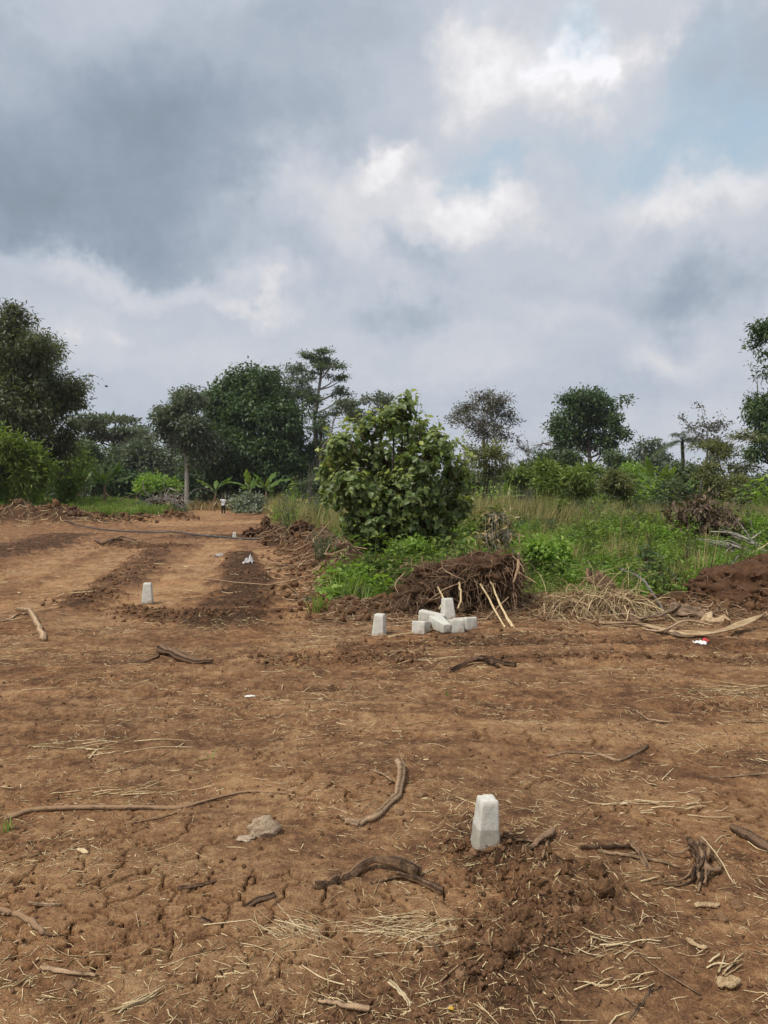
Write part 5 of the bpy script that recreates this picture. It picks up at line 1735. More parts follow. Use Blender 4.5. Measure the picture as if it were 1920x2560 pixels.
def bundle(label, u, v, n, L, rad, aim, su, seed, mat, name='straw_bundle', lift=0.0):
    """a matted wisp of straw lying on the soil"""
    r = np.random.default_rng(seed)
    cx_, cy_ = gp(u, v)
    c = np.array([cx_, cy_, hz(cx_, cy_)])
    t = empty(name, c, label, 'straw')
    for k in range(min(n, 16)):
        az = aim + r.normal(0, .45 if n > 25 else .22)
        p = c[:2] + r.normal(0, 1, 2) * np.array(su)
        q = L * math.exp(r.normal(.1, .35)) * .5
        dv, nv = np.array([math.cos(az), math.sin(az)]), np.array([-math.sin(az), math.cos(az)])
        P = [[*(p + dv * s * q + nv * bb), 0] for s, bb in ((-1, 0), (0, r.normal(0, .1) * q), (1, 0))]
        P = np.array([[x_, y_, hz(x_, y_) + rad * 1.2 + r.uniform(0, .012)] for x_, y_, _ in P])
        V, F = limb_geo(P, rad * r.uniform(.9, 1.5), rad * r.uniform(.5, 1.1), seed * 20 + k, n=8, S=4, wob=.2, knots=.1)
        link('straw', mesh('straw', V - c, F, mat, {'rnd': np.full(len(V), r.uniform())}), parent=t)
    m = n - 16
    if m > 0:
        x = cx_ + r.normal(0, su[0], m)
        y = cy_ + r.normal(0, su[1], m)
        o = litter('straw_mat', None, x, y, L * np.exp(r.normal(-.25, .45, m)), rad * np.exp(r.normal(-.25, .3, m)), mat, seed, 0.1, aim, 0.06, lift)
        me = o.data
        V = np.empty(len(me.vertices) * 3, np.float32)
        me.vertices.foreach_get('co', V)
        me.vertices.foreach_set('co', (V.reshape(-1, 3) - c.astype(np.float32)).ravel())
        me.update()
        o.parent = t
    return t


bundle('yellowish wisp of flattened straw in the lower centre', 880, 2005, 110, .13, .0016, 0.35, (.11, .05), 501, M_STRAW_P)
bundle('whitish matted straw left of the yellowish wisp', 650, 2010, 100, .11, .0013, -0.7, (.09, .05), 502, M_STRAW_P)
bundle('small sheaf of four pale stalks at the bottom left', 306, 2160, 7, .13, .0032, 0.75, (.006, .006), 503, M_STRAW_P)
bundle('yellow split stalks crossed at the lower right', 1562, 2078, 7, .085, .003, 0.6, (.035, .02), 504, M_STRAW_P)
bundle('loose pale straw wisp above the log at the right', 1420, 1736, 16, .16, .0028, 0.2, (.12, .05), 505, M_STRAW_P)
bundle('tan straw tangle on the open ground near the right edge', 1665 - 60, 1490, 70, .18, .0024, 0.1, (.3, .14), 506, M_STRAW)
bundle('pale straw tangle in the left middle ground', 190, 1610, 40, .15, .0024, 0.2, (.28, .10), 507, M_STRAW)
bundle('straw wisp left of the hooked root, by the long stick', 250, 1700, 30, .14, .002, 0.2, (.25, .06), 508, M_STRAW)
bundle('short broken straws by the lower right stalks', 1330, 2110, 14, .07, .002, 0.4, (.07, .04), 509, M_STRAW)
bundle('frayed straw tuft in the right litter', 1330, 2040, 30, .08, .002, 0.1, (.10, .03), 510, M_STRAW_P)

# thin stalks that can be told from the litter but not from one another
r = np.random.default_rng(601)
for k in range(70):
    yv = 2.35 + 5.2 * r.uniform() ** 1.3
    xv = r.uniform(-1, 1) * (0.45 * yv)
    az = r.normal(0.1, 0.6)
    Lk = r.uniform(.07, .22) * (0.75 + 0.1 * yv)
    pts = [np.array([xv + math.cos(az) * s * Lk, yv + math.sin(az) * s * Lk + b]) for s, b in ((-.5, 0), (0, r.normal(0, .012)), (.5, 0))]
    P = np.array([[q[0], q[1], hz(q[0], q[1]) + .004] for q in pts])
    V, F = limb_geo(P, r.uniform(.0015, .0032), r.uniform(.0012, .0024), 700 + k, n=8, S=5, wob=0.2, knots=.1)
    c = P[1]
    o = link('loose_stalk', mesh('loose_stalk', V - c, F, [M_STRAW_P, M_STRAW, M_TWIG_L][k % 3], {'rnd': np.full(len(V), r.uniform())}), c)
    tag(o, 'thin dry stalk lying loose on the bare brown soil', 'stalk', 'loose stalks lying on the bare soil')


# ------------------------------------------------------------------ heaps along the far edge of the clearing
def heap_geo(lobes, seed, amp=0.28, sub=4):
    parts = []
    for k, (c, rad) in enumerate(lobes):
        V, F = lump(seed + k, sub, amp, (1, 1, 1), 1.9)
        parts.append((V * np.array(rad) + np.array(c), F))
    return join(parts)


def tangle(lobes, n, L, rad, seed, droop=0.5, K=6, jut=0.35, curl=0.55):
    """fibrous roots growing out of the lobes' surfaces"""
    r = np.random.default_rng(seed)
    i = r.choice(len(lobes), n, p=np.array([l[1][0] * l[1][2] for l in lobes]) / sum(l[1][0] * l[1][2] for l in lobes))
    c = np.array([l[0] for l in lobes])[i]
    ra = np.array([l[1] for l in lobes])[i]
    d = unit(r.normal(0, 1, (n, 3)) * np.array([1, 1, .8]) + np.array([0, -.35, .15]))
    p = c + d * ra * r.uniform(.85, 1.02, (n, 1))
    t = unit(np.cross(d, r.normal(0, 1, (n, 3)))) + d * jut
    ln = L * np.exp(r.normal(0, .45, n))
    P = np.empty((n, K, 3))
    P[:, 0] = p
    v = unit(t)
    for k in range(1, K):
        v = unit(v + r.normal(0, curl, (n, 3)) * 0.6 + np.array([0, 0, -droop]) * 0.5)
        P[:, k] = P[:, k - 1] + v * (ln / (K - 1))[:, None]
    zmin = Hz(P[..., 0].ravel(), P[..., 1].ravel()).reshape(n, K) + 0.006
    P[..., 2] = np.maximum(P[..., 2], zmin)
    R = rad * np.exp(r.normal(0, .4, n))[:, None] * np.linspace(1, .35, K)[None]
    V, F = fibres(P, R, 3)
    return V, F, np.repeat(np.clip(r.normal(.5, .3, n), 0, 1), K * 3)


def px3(u, v, D):
    return tuple(at(u, v, D))


M_ROOTSOIL = mat_clod('root_bound_soil', (0.042, 0.023, 0.014), (0.17, 0.095, 0.056), 18.0)
M_MOUNDSOIL = mat_clod('heaped_soil', (0.05, 0.026, 0.015), (0.155, 0.082, 0.045), 13.0)
M_FIBRE = mat_wood('root_fibre', (0.085, 0.052, 0.032), (0.40, 0.27, 0.17), 25)

# the uprooted root ball
D0 = 10.7
base = np.array([*gp(990, 1332), 0.0])
base[2] = hz(base[0], base[1])
ROOT = [((px3(1055, 1232, D0)), (.38, .32, .20)), ((px3(985, 1240, D0 + .1)), (.36, .3, .20)), ((px3(1010, 1290, D0 + .25)), (.40, .25, .24)), ((px3(1085, 1270, D0 + .1)), (.20, .25, .28)), ((px3(920, 1285, D0)), (.34, .30, .22)),
        ((px3(890, 1312, D0 - .05)), (.34, .28, .13)), ((px3(960, 1318, D0 - .15)), (.4, .26, .11)), ((px3(1105, 1300, D0 + .1)), (.14, .2, .2)), ((px3(1060, 1318, D0 + .3)), (.4, .2, .12)), ((px3(925, 1240, D0 + .1)), (.2, .22, .14)), ((px3(1085, 1212, D0 + .05)), (.24, .25, .12)), ((px3(1030, 1208, D0 + .15)), (.16, .2, .10)), ((px3(900, 1262, D0)), (.16, .2, .1)), ((px3(1115, 1240, D0)), (.10, .15, .14)), ((px3(860, 1318, D0 - .1)), (.18, .2, .08))]
t = empty('root_ball', base, 'uprooted tangle of roots and dark soil behind the heap of loose posts', 'root ball')
V, F = heap_geo(ROOT, 900, 0.45)
link('soil_core', mesh('soil_core', V - base, F, M_ROOTSOIL), parent=t)
V, F, rn = tangle(ROOT, 3400, .28, .0042, 901, droop=.7, jut=.55)
o = link('root_mat', mesh('root_mat', V - base, F, M_FIBRE, {'rnd': rn}, smooth=False), parent=t)
o['kind'] = 'stuff'
r = np.random.default_rng(902)
for k in range(60):
    u0, v0 = r.uniform(860, 1125), r.uniform(1195, 1290)
    a = np.array(px3(u0, v0, D0 - .25))
    b = a + np.array([r.normal(0, .22), -r.uniform(.02, .32), r.uniform(-.35, .18)])
    m_ = (a + b) / 2 + r.normal(0, .05, 3)
    b[2] = max(b[2], hz(b[0], b[1]) + .01)
    V, F = limb_geo([a, m_, b], r.uniform(.004, .012), .003, 910 + k, n=9, S=5, wob=.5)
    link('root', mesh('root', V - base, F, [M_TWIG, M_FIBRE, M_TWIG_L][k % 3], {'rnd': np.full(len(V), r.uniform())}), parent=t)
for k, (pts, a, b) in enumerate([([(1058, 1255, 10.35), (1075, 1290, 10.1), (1092, 1330, 9.6), (1118, 1368, 9.05)], .014, .02), ([(1038, 1262, 10.35), (1060, 1300, 10.1), (1085, 1345, 9.5), (1098, 1362, 9.2)], .013, .012),
                                 ([(992, 1258, 10.3), (996, 1290, 10.2), (990, 1315, 10.1)], .014, .011), ([(945, 1268, 10.35), (958, 1295, 10.2), (948, 1316, 10.1)], .012, .010), ([(1120, 1195, 10.4), (1118, 1230, 10.3), (1108, 1260, 10.25)], .022, .013),
                                 ([(1098, 1290, 10.3), (1062, 1325, 10.1), (1048, 1340, 9.9)], .011, .010)]):
    V, F = limb_geo([px3(*q) for q in pts], a, b, 950 + k, n=12, S=6, wob=.35)
    link('stalk', mesh('stalk', V - base, F, M_STRAW if k < 4 else M_TWIG_L, {'rnd': np.full(len(V), .6)}), parent=t)
leaves = np.array([px3(1118, 1190, 10.4)]) + r.normal(0, .05, (14, 3))
V, F, rn = leaf_cloud(leaves[:6], 955, 2, .03, .11, .06, .2, np.tile([0, 0, 1.0], (6, 1)))
link('sprout', mesh('sprout', V - base, F, L_LIME, {'rnd': rn}), parent=t)


# straw heap
D1 = 10.35
base = np.array([*gp(1260, 1342), 0.0])
base[2] = hz(base[0], base[1])
SH = [((px3(1215, 1322, D1 + .25)), (.42, .3, .13)), ((px3(1300, 1310, D1 + .3)), (.42, .32, .17)), ((px3(1250, 1300, D1 + .4)), (.3, .28, .13)), ((px3(1350, 1312, D1 + .3)), (.26, .28, .15)), ((px3(1180, 1335, D1 + .2)), (.3, .25, .07))]
t = empty('straw_heap', base, 'low heap of pale uprooted straw right of the root ball', 'straw heap')
V, F = heap_geo(SH, 960, .3)
link('soil_core', mesh('soil_core', V - base, F, M_ROOTSOIL), parent=t)
V, F, rn = tangle(SH, 1500, .42, .0036, 961, droop=.55, jut=.75, curl=.3)
o = link('straw_mat', mesh('straw_mat', V - base, F, M_STRAW, {'rnd': rn}, smooth=False), parent=t)
o['kind'] = 'stuff'
r = np.random.default_rng(962)
for k in range(44):                         # long arcing blades that spill down the front
    u0 = r.uniform(1195, 1360)
    a = np.array(px3(u0, r.uniform(1278, 1300), D1 + r.uniform(.05, .3)))
    side = r.choice([-1, -1, 1]) * r.uniform(.1, .55)
    b = a + np.array([side, -r.uniform(.3, .55), 0])
    b[2] = hz(b[0], b[1]) + .01
    m_ = (a + b) / 2 + np.array([side * .1, -.05, r.uniform(.03, .12)])
    V, F = limb_geo([a, m_, b], r.uniform(.0025, .0065), .0025, 970 + k, n=9, S=4, wob=.6)
    link('straw', mesh('straw', V - base, F, [M_STRAW_P, M_STRAW, M_TWIG_L][k % 3], {'rnd': np.full(len(V), r.uniform())}), parent=t)


# broken planks of a stump standing behind the straw heap
def slab(pts, w, th, seed, jag=0.3, n=12, face=(0, -.45, 1)):
    """rough plank along a path: irregular width, thickness, ragged ends"""
    r = np.random.default_rng(seed)
    P = smooth_path(np.array(pts), n)
    T = unit(np.gradient(P, axis=0))
    Nf = unit(np.array(face, float))
    S = unit(np.cross(T, Nf))
    Nn = unit(np.cross(S, T))
    s = np.linspace(0, 1, n)
    wl = w * (1 + jag * np.interp(s, np.linspace(0, 1, 7), r.normal(0, 1, 7))) * np.interp(s, [0, .1, .85, 1], [.55, 1, 1, .35])
    wr = w * (1 + jag * np.interp(s, np.linspace(0, 1, 7), r.normal(0, 1, 7))) * np.interp(s, [0, .15, .8, 1], [.7, 1, 1, .15])
    C = 7
    cols = np.linspace(-1, 1, C)
    off = np.where(cols[None] < 0, wl[:, None], wr[:, None]) * cols[None] / 2
    bulge = th * (1 - .35 * cols[None] ** 2) * (1 + .5 * r.normal(0, .6, (n, C)))
    top = P[:, None] + S[:, None] * off[..., None] + Nn[:, None] * bulge[..., None]
    bot = P[:, None] + S[:, None] * off[..., None] - Nn[:, None] * (bulge * .6)[..., None]
    V = np.concatenate([top.reshape(-1, 3), bot.reshape(-1, 3)])
    a = np.arange(n * C).reshape(n, C)
    b = a + n * C
    q = [np.stack([a[:-1, :-1], a[:-1, 1:], a[1:, 1:], a[1:, :-1]], -1).reshape(-1, 4), np.stack([b[:-1, :-1], b[1:, :-1], b[1:, 1:], b[:-1, 1:]], -1).reshape(-1, 4)]
    for x_, y_ in ((a[:, 0], b[:, 0]), (b[:, -1], a[:, -1]), (b[0], a[0]), (a[-1], b[-1])):
        q.append(np.stack([x_[:-1], x_[1:], y_[1:], y_[:-1]], -1))
    return V, np.concatenate(q)


M_PLANK = mat_wood('rotten_wood', (0.075, 0.045, 0.028), (0.30, 0.19, 0.115), 16)
M_BARKSLAB = mat_wood('loose_bark', (0.085, 0.055, 0.035), (0.34, 0.23, 0.145), 18)


def slab_thing(name, label, cat, pieces):
    allp = np.concatenate([np.array(p[0]) for p in pieces])
    c = allp.mean(0)
    c[2] = hz(c[0], c[1])
    if len(pieces) == 1:
        pts, w, th, sd, m_ = pieces[0]
        V, F = slab(pts, w, th, sd, face=(0, -1, .2) if name == 'pale_board' else (0, -.45, 1))
        return tag(link(name, mesh(name, V - c, F, m_, {'rnd': np.full(len(V), .5)}), c), label, cat)
    t = empty(name, c, label, cat)
    for pts, w, th, sd, m_ in pieces:
        V, F = slab(pts, w, th, sd, .5, face=(0, -1, .25) if name == 'broken_stump' else (0, -.45, 1))
        link('splinter', mesh('splinter', V - c, F, m_, {'rnd': np.clip(np.random.default_rng(sd).normal(.5, .25, len(V)), 0, 1)}, smooth=False), parent=t)
    return t


slab_thing('broken_stump', 'jagged split stump leaning left behind the straw heap', 'stump', [([px3(1345, 1312, 10.75), px3(1318, 1275, 10.8), px3(1290, 1232, 10.85)], .17, .03, 1, M_PLANK), ([px3(1318, 1300, 10.85), px3(1290, 1265, 10.9), px3(1268, 1226, 10.95)], .10, .028, 2, M_PLANK),
           ([px3(1340, 1318, 10.7), px3(1318, 1290, 10.7), px3(1300, 1262, 10.75)], .08, .02, 3, M_PLANK)])
slab_thing('rotten_board', 'brown rotten board lying between the straw heap and the bark strip', 'board', [([px3(1338, 1312, 10.3), px3(1358, 1328, 10.15), px3(1388, 1346, 9.95)], .15, .02, 4, M_PLANK)])
slab_thing('bark_piece', 'broad slab of rough bark propped on the soil right of the straw heap', 'bark', [([px3(1450, 1304, 10.5), px3(1490, 1322, 10.3), px3(1540, 1335, 10.15)], .24, .025, 5, M_BARKSLAB), ([px3(1520, 1332, 10.1), px3(1550, 1340, 10.0), px3(1578, 1344, 9.95)], .2, .018, 6, M_PEEL), ([px3(1535, 1350, 9.9), px3(1560, 1354, 9.85)], .12, .015, 7, M_PEEL)])


def zg(u, v, lift):
    x, y = gp(u, v)
    return (x, y, hz(x, y) + lift)


slab_thing('peeled_bark_strip', 'long curved strip of peeled pale wood at the edge of the clearing', 'bark', [([zg(1378, 1346, .03), zg(1420, 1362, .04), zg(1470, 1376, .04), zg(1530, 1377, .05), zg(1590, 1366, .10), zg(1652, 1352, .17)], .10, .009, 8, M_PEEL), ([zg(1385, 1352, .03), zg(1440, 1374, .03), zg(1500, 1380, .02)], .06, .01, 9, M_BARKSLAB),
           ([zg(1280, 1345, .02), zg(1330, 1349, .03), zg(1385, 1344, .03)], .05, .012, 10, M_TWIG_L), ([zg(1375, 1343, .06), zg(1420, 1340, .08), zg(1470, 1332, .10)], .05, .014, 11, M_BARKSLAB)])
stick('thick bare branch bridging the bark pieces', [(1395, 1366, .03), (1430, 1377, .05), (1480, 1352, .06), (1540, 1357, .02)], .014, .01, M_TWIG_L, 41, 'branch', 'branch')

# soil mound at right and the heaps beside the track
def mound(name, label, cat, lobes, seed, n_f, L, rad, mat=M_MOUNDSOIL, amp=.2, fm=M_FIBRE, sub=5):
    c = np.array(lobes[0][0], float)
    c[2] = hz(c[0], c[1])
    t = empty(name, c, label, cat)
    V, F = heap_geo(lobes, seed, amp, sub)
    n_ = gnoise(V[:, 0] * 9 + V[:, 2] * 7, V[:, 1] * 9 - V[:, 2] * 5, seed) + .5 * gnoise(V[:, 0] * 22, V[:, 1] * 22 + V[:, 2] * 22, seed + 1)
    n_ = n_ + .5 * gnoise(V[:, 0] * 45 + V[:, 2] * 20, V[:, 1] * 45 + V[:, 2] * 40, seed + 2)
    V = V + unit(V - V.mean(0)) * (n_ * .09 * lobes[0][1][2])[:, None]
    link('soil_core', mesh('soil_core', V - c, F, mat), parent=t)
    rr = np.random.default_rng(seed + 8)
    up = np.nonzero(V[:, 2] > Hz(V[:, 0], V[:, 1]))[0]
    parts, cs = [], 0.10 * lobes[0][1][2] ** .5 * (1 + .03 * c[1])
    L0 = [lump(seed + q, 1, .8, (1, .85, .65), 2.2) for q in range(5)]
    for q in rr.choice(up, min(len(up), 420)):
        v0, f0 = L0[q % 5]
        th = rr.uniform(0, 6.28)
        rot = np.array([[math.cos(th), math.sin(th), 0], [-math.sin(th), math.cos(th), 0], [0, 0, 1]])
        parts.append((v0 @ rot * cs * rr.uniform(.15, 1.0) ** 1.6 + V[q], f0))
    Vc, Fc = join(parts)
    o = link('clods', mesh('clods', Vc - c, Fc, mat, smooth=False), parent=t)
    o['kind'] = 'stuff'
    if n_f:
        V, F, rn = tangle(lobes, n_f, L, rad, seed + 5, droop=.5, jut=.5)
        o = link('root_mat', mesh('root_mat', V - c, F, fm, {'rnd': rn}, smooth=False), parent=t)
        o['kind'] = 'stuff'
    return t


mound('soil_mound', 'large mound of freshly pushed soil at the right edge of the clearing', 'soil mound',
      [(px3(1640, 1290, 11.4), (.85, .8, .52)), (px3(1570, 1300, 11.3), (.6, .7, .34)), (px3(1720, 1270, 11.5), (.8, .8, .6)), (px3(1500, 1325, 11.2), (.5, .5, .2)), (px3(1620, 1330, 10.9), (.8, .4, .16)), (px3(1450, 1318, 11.1), (.35, .35, .16))], 1000, 420, .26, .0055)
stick('white stick lying on the flank of the large soil mound', [(1565, 1296, .38), (1595, 1280, .55)], .016, .014, M_WHITEWOOD, 43, 'stick')
stick('pale crooked root on top of the large soil mound', [(1620, 1270, .52), (1650, 1262, .60), (1665, 1250, .66)], .014, .008, M_STRAW_P, 44, 'root', 'root')
mound('soil_clump', 'block of dark cut soil with hanging roots on the bank beside the track', 'soil clump', [(px3(652, 1150, 24), (.34, .4, .32)), (px3(640, 1172, 24), (.5, .4, .2)), (px3(665, 1165, 24.2), (.25, .3, .35))], 1010, 160, .35, .012, M_ROOTSOIL, .3)
mound('soil_clump', 'upright dark clump of soil behind the white sack beside the track', 'soil clump', [(px3(574, 1138, 31), (.14, .3, .34)), (px3(556, 1150, 31), (.5, .4, .14)), (px3(600, 1148, 31.5), (.5, .5, .22))], 1020, 60, .3, .014, M_ROOTSOIL, .35)
mound('brush_pile', 'pile of uprooted stalks and soil on the bank just past the end of the pipe', 'brush pile', [(px3(615, 1160, 27), (.7, .5, .24)), (px3(628, 1178, 25), (.6, .5, .2)), (px3(598, 1172, 25.5), (.4, .4, .12))], 1030, 420, .5, .013, M_MOUNDSOIL, .25, M_TWIG_L)
mound('brush_pile', 'heap of dead stalks and orange soil beyond the second soil clump', 'brush pile', [(px3(632, 1105, 48), (1.1, .7, .28)), (px3(655, 1110, 45), (.9, .7, .25)), (px3(610, 1112, 46), (.7, .6, .16))], 1040, 420, .8, .022, M_MOUNDSOIL, .25, M_STRAW)
mound('root_ball', 'dark uprooted stump with roots on the left berm beside the pipe end', 'root ball', [(px3(150, 1118, 47), (.50, .5, .55)), (px3(163, 1122, 46.5), (.35, .4, .4)), (px3(140, 1124, 47), (.4, .4, .35))], 1050, 260, .6, .02, M_ROOTSOIL, .35)
mound('soil_mound', 'reddish soil heap on the left berm at the foot of the dead stalks', 'soil mound', [(px3(20, 1115, 47), (1.8, 1.0, .55)), (px3(85, 1125, 47.5), (1.5, .9, .32)), (px3(-40, 1112, 47), (1.6, 1, .7))], 1060, 160, .6, .018)
mound('brush_pile', 'mound of cut branches with a pale board at the left side of the track', 'brush pile', [(px3(352, 1088, 66), (1.0, .8, .38)), (px3(375, 1085, 67), (.8, .7, .5)), (px3(335, 1094, 66), (.6, .6, .25))], 1070, 360, 1.2, .032, M_MOUNDSOIL, .3, M_WHITEWOOD)
mound('soil_clump', 'small reddish soil heap below the banana plant left of the track', 'soil clump', [(px3(245, 1120, 52), (.9, .6, .34)), (px3(225, 1118, 52), (.5, .5, .3))], 1080, 60, .5, .016)
slab_thing('pale_board', 'pale board standing in the mound of cut branches', 'board', [([px3(362, 1098, 65), px3(366, 1084, 65.1)], .34, .03, 12, M_PEEL)])
stick('long dark fallen branch rising from the soil heap at the left', [(238, 1120, .3), (262, 1112, .7), (282, 1106, 1.0), (300, 1104, 1.25), (318, 1106, 1.2)], .09, .04, M_TWIG_D, 45, 'branch', 'branch', [([(262, 1112, .7), (285, 1116, .75), (300, 1114, .8)], .05, .03), ([(275, 1109, .9), (282, 1098, 1.2), (286, 1090, 1.5)], .04, .02)])
for k, (u, v) in enumerate([(32, 1122), (24, 1120), (40, 1118)]):
    stick(['cut pale stub standing on the left berm, middle of three', 'cut pale stub standing on the left berm, leftmost of three', 'cut pale stub standing on the left berm, rightmost of three'][k], [(u, v + 6, .25), (u + 1, v, .6), (u + 3, v - 5, 1.0)], .04, .03, M_STRAW_P, 150 + k, 'stub', 'stub', group='cut stubs on the left berm')


# ------------------------------------------------------------------ felled shrubs
plant('withered_shrub', 'felled shrub with curled brown withered leaves right of the weeds', 'shrub', 22.5, 1560,
      [(1500, 1100, 42, 22), (1475, 1120, 34, 26), (1520, 1125, 48, 30), (1560, 1125, 30, 22), (1490, 1150, 46, 28), (1540, 1160, 44, 28), (1460, 1160, 22, 22), (1500, 1180, 40, 20), (1455, 1100, 14, 10), (1575, 1100, 16, 12), (1520, 1085, 16, 10), (1590, 1160, 14, 14)],
      L_DEAD, M_WHITEWOOD, 420, 9, .13, .17, .075, .035, 1100, droop=.8, twigs=.7, twig_r=.007, shell=.3, depth=.8, top=1150, sub=5)


def felled():
    D = 18.0
    base = np.array([at(1655, HOR, D)[0], D, 0])
    base[2] = hz(base[0], base[1])
    t = empty('felled_tree', base, 'grey felled tree with bare splayed limbs at the right edge of the weeds', 'felled tree')
    r = np.random.default_rng(1110)
    lims = [([(1700, 1225, D), (1660, 1200, D), (1625, 1172, D)], .09, .055), ([(1680, 1215, D), (1640, 1196, D - .2), (1600, 1185, D - .3), (1570, 1172, D - .5)], .05, .02), ([(1650, 1195, D), (1615, 1165, D), (1575, 1150, D - .2), (1535, 1148, D - .3)], .045, .012),
            ([(1630, 1178, D), (1612, 1150, D), (1590, 1122, D)], .03, .01), ([(1655, 1212, D - .3), (1615, 1205, D - .4), (1580, 1190, D - .5)], .04, .015), ([(1632, 1176, D), (1628, 1150, D), (1622, 1122, D)], .02, .008), ([(1640, 1206, D - .4), (1600, 1208, D - .6), (1572, 1212, D - .8)], .03, .012),
            ([(1620, 1166, D), (1640, 1152, D), (1650, 1146, D)], .02, .008), ([(1660, 1205, D + .2), (1690, 1180, D + .2), (1710, 1160, D)], .05, .02)]
    for k in range(14):
        u0, v0 = r.uniform(1575, 1655), r.uniform(1165, 1205)
        lims.append(([(u0, v0, D - .2), (u0 - r.uniform(10, 40), v0 - r.uniform(-6, 18), D - .3), (u0 - r.uniform(40, 80), v0 - r.uniform(-10, 40), D - .4)], r.uniform(.012, .03), .005))
    for k, (pts, a, b) in enumerate(lims):
        V, F = limb_geo([px3(*q) for q in pts], a, b, 1111 + k, n=14, S=7, wob=.5)
        link('limb', mesh('limb', V - base, F, M_WHITEWOOD if k != 3 else M_BARK_P, {'rnd': np.full(len(V), r.uniform(.2, .8))}), parent=t)


felled()
plant('felled_shrub', 'cut bush with pale leaf undersides lying beside the person', 'shrub', 72, 560,
      [(520, 1085, 20, 14), (545, 1078, 22, 15), (565, 1090, 18, 14), (512, 1098, 14, 8), (535, 1098, 22, 10)], L_PALE, M_BARK_D, 260, 11, .24, .30, .14, .07, 1120, droop=.2, twigs=.5, twig_r=.02, shell=.5, top=1090)
# weeds and saplings that stand out from the rest
SAP = [('yellow-green shoot bush in the weeds below the twin-topped bush', 1203, 34, [(1207, 1092, 14, 12), (1195, 1108, 16, 14), (1212, 1112, 16, 14)], L_LIME, .10),
       ('tall dense leafy weed clump behind the straw heap', 1400, 13.5, [(1390, 1210, 34, 22), (1415, 1240, 42, 30), (1385, 1258, 34, 24), (1430, 1270, 30, 18)], L_MID, .065),
       ('broad-leaved sapling left of the split stump', 1205, 14.0, [(1212, 1195, 16, 12), (1200, 1215, 20, 14), (1218, 1235, 22, 16)], L_FRESH, .08),
       ('leafy sapling on a dead grey stem just right of the root ball', 1165, 13.0, [(1162, 1185, 18, 10), (1175, 1200, 14, 10), (1150, 1205, 12, 12)], L_FRESH, .075),
       ('yellow-tipped leafy stalks standing behind the root ball', 1065, 15, [(1060, 1110, 22, 16), (1085, 1130, 18, 20), (1040, 1140, 18, 18), (1070, 1160, 30, 20)], L_OLIVE, .075),
       ('leafy weed with drooping leaves at the foot of the broad-leaved bush', 880, 19, [(880, 1190, 26, 14), (900, 1205, 22, 12)], L_FRESH, .12),
       ('bright green bush in the weeds left of the withered shrub', 1400, 22, [(1385, 1148, 34, 18), (1415, 1160, 34, 18), (1370, 1165, 22, 14)], L_FRESH, .09),
       ('fresh green weed clump in front of the felled grey tree', 1540, 14.5, [(1530, 1228, 36, 16), (1565, 1238, 30, 14), (1500, 1240, 30, 16)], L_FRESH, .075),
       ('rounded green weed clump at the far right behind the felled tree', 1640, 26, [(1630, 1130, 30, 16), (1655, 1145, 28, 16)], L_FRESH, .10)]
for k, (lab, bu, D, lobes, lm, lf) in enumerate(SAP):
    plant('weed', lab, 'weed', D, bu, lobes, lm, M_TWIG, 120, 10, lf * 1.1, lf * 1.35, lf * .75, .014, 1130 + k, droop=.25, twigs=.5, twig_r=.006, stems=3, shell=.45, depth=.7, top=lobes[0][1])
plant('weed', 'dead grey dried stalk clump behind the root ball', 'weed', 14.5, 1085, [(1075, 1115, 40, 26), (1095, 1150, 34, 30), (1050, 1160, 34, 26)], L_MAIZE, M_WHITEWOOD, 60, 3, .06, .14, .025, .014, 1150, twigs=1.0, twig_r=.006, stems=9, shell=.2, sub=0)


# grass clumps at the corner of the track
def tuft_thing(label, u, v, h, n, seed, mat=L_GRASS, w=.008, lean=.9, rad=.06):
    o = tuft(seed, h, rad, n, w, mat, lean)
    o.name = 'grass_clump'
    x_, y_ = gp(u, v)
    COL.objects.link(o)
    o.location = (x_, y_, hz(x_, y_))
    return tag(o, label, 'grass clump')


tuft_thing('drooping grass clump at the corner of the track, nearest the wheel track', 690, 1325, .34, 34, 61, L_GRASS, .011, 1.0)
tuft_thing('bright grass clump in the middle of the roadside weeds', 775, 1300, .62, 60, 62, L_GRASS, .009, .7, .1)
tuft_thing('arching grass clump right of the corner one', 735, 1305, .46, 46, 63, L_GRASS, .010, .9, .1)
tuft_thing('grey-green grass clump hanging over the bank', 700, 1245, .7, 70, 64, L_GREY, .010, 1.0, .12)
tuft_thing('tiny grass sprout at the left edge of the foreground', 14, 1785, .085, 14, 65, L_GRASS, .004, .8, .012)
tuft_thing('single green blade sprout in the middle ground', 966, 1505, .10, 4, 66, L_GRASS, .004, .3, .01)
tuft_thing('tiny green sprout on bare soil at left', 85, 1612, .05, 10, 67, L_GRASS, .005, 1.0, .02)
tuft_thing('flat green blade on the soil left of centre', 450, 1632, .10, 3, 68, L_GRASS, .008, 2.2, .01)
tuft_thing('low grass tuft on the edge of the track', 665, 1296, .16, 36, 69, L_GREY, .006, 1.0, .06)


# ------------------------------------------------------------------ pipe, sack, litter
M_PIPE = mat_plain('black_pipe', (0.055, 0.053, 0.05), 0.4, 0.5)
P = gpts([(118, 1127, .25), (150, 1135), (187, 1142, .08), (250, 1148.5), (312, 1152.5, .04), (375, 1153.5, .05), (425, 1158), (479, 1163, .03), (542, 1167), (590, 1167.5, .03)], .0, .05)
V, F = fibres(smooth_path(P, 60), np.full(60, .036), 10, cap=True)
tag(link('water_pipe', mesh('water_pipe', V - P[4], F, M_PIPE), P[4]), 'long black pipe lying across the track from the left berm to the bank', 'pipe')

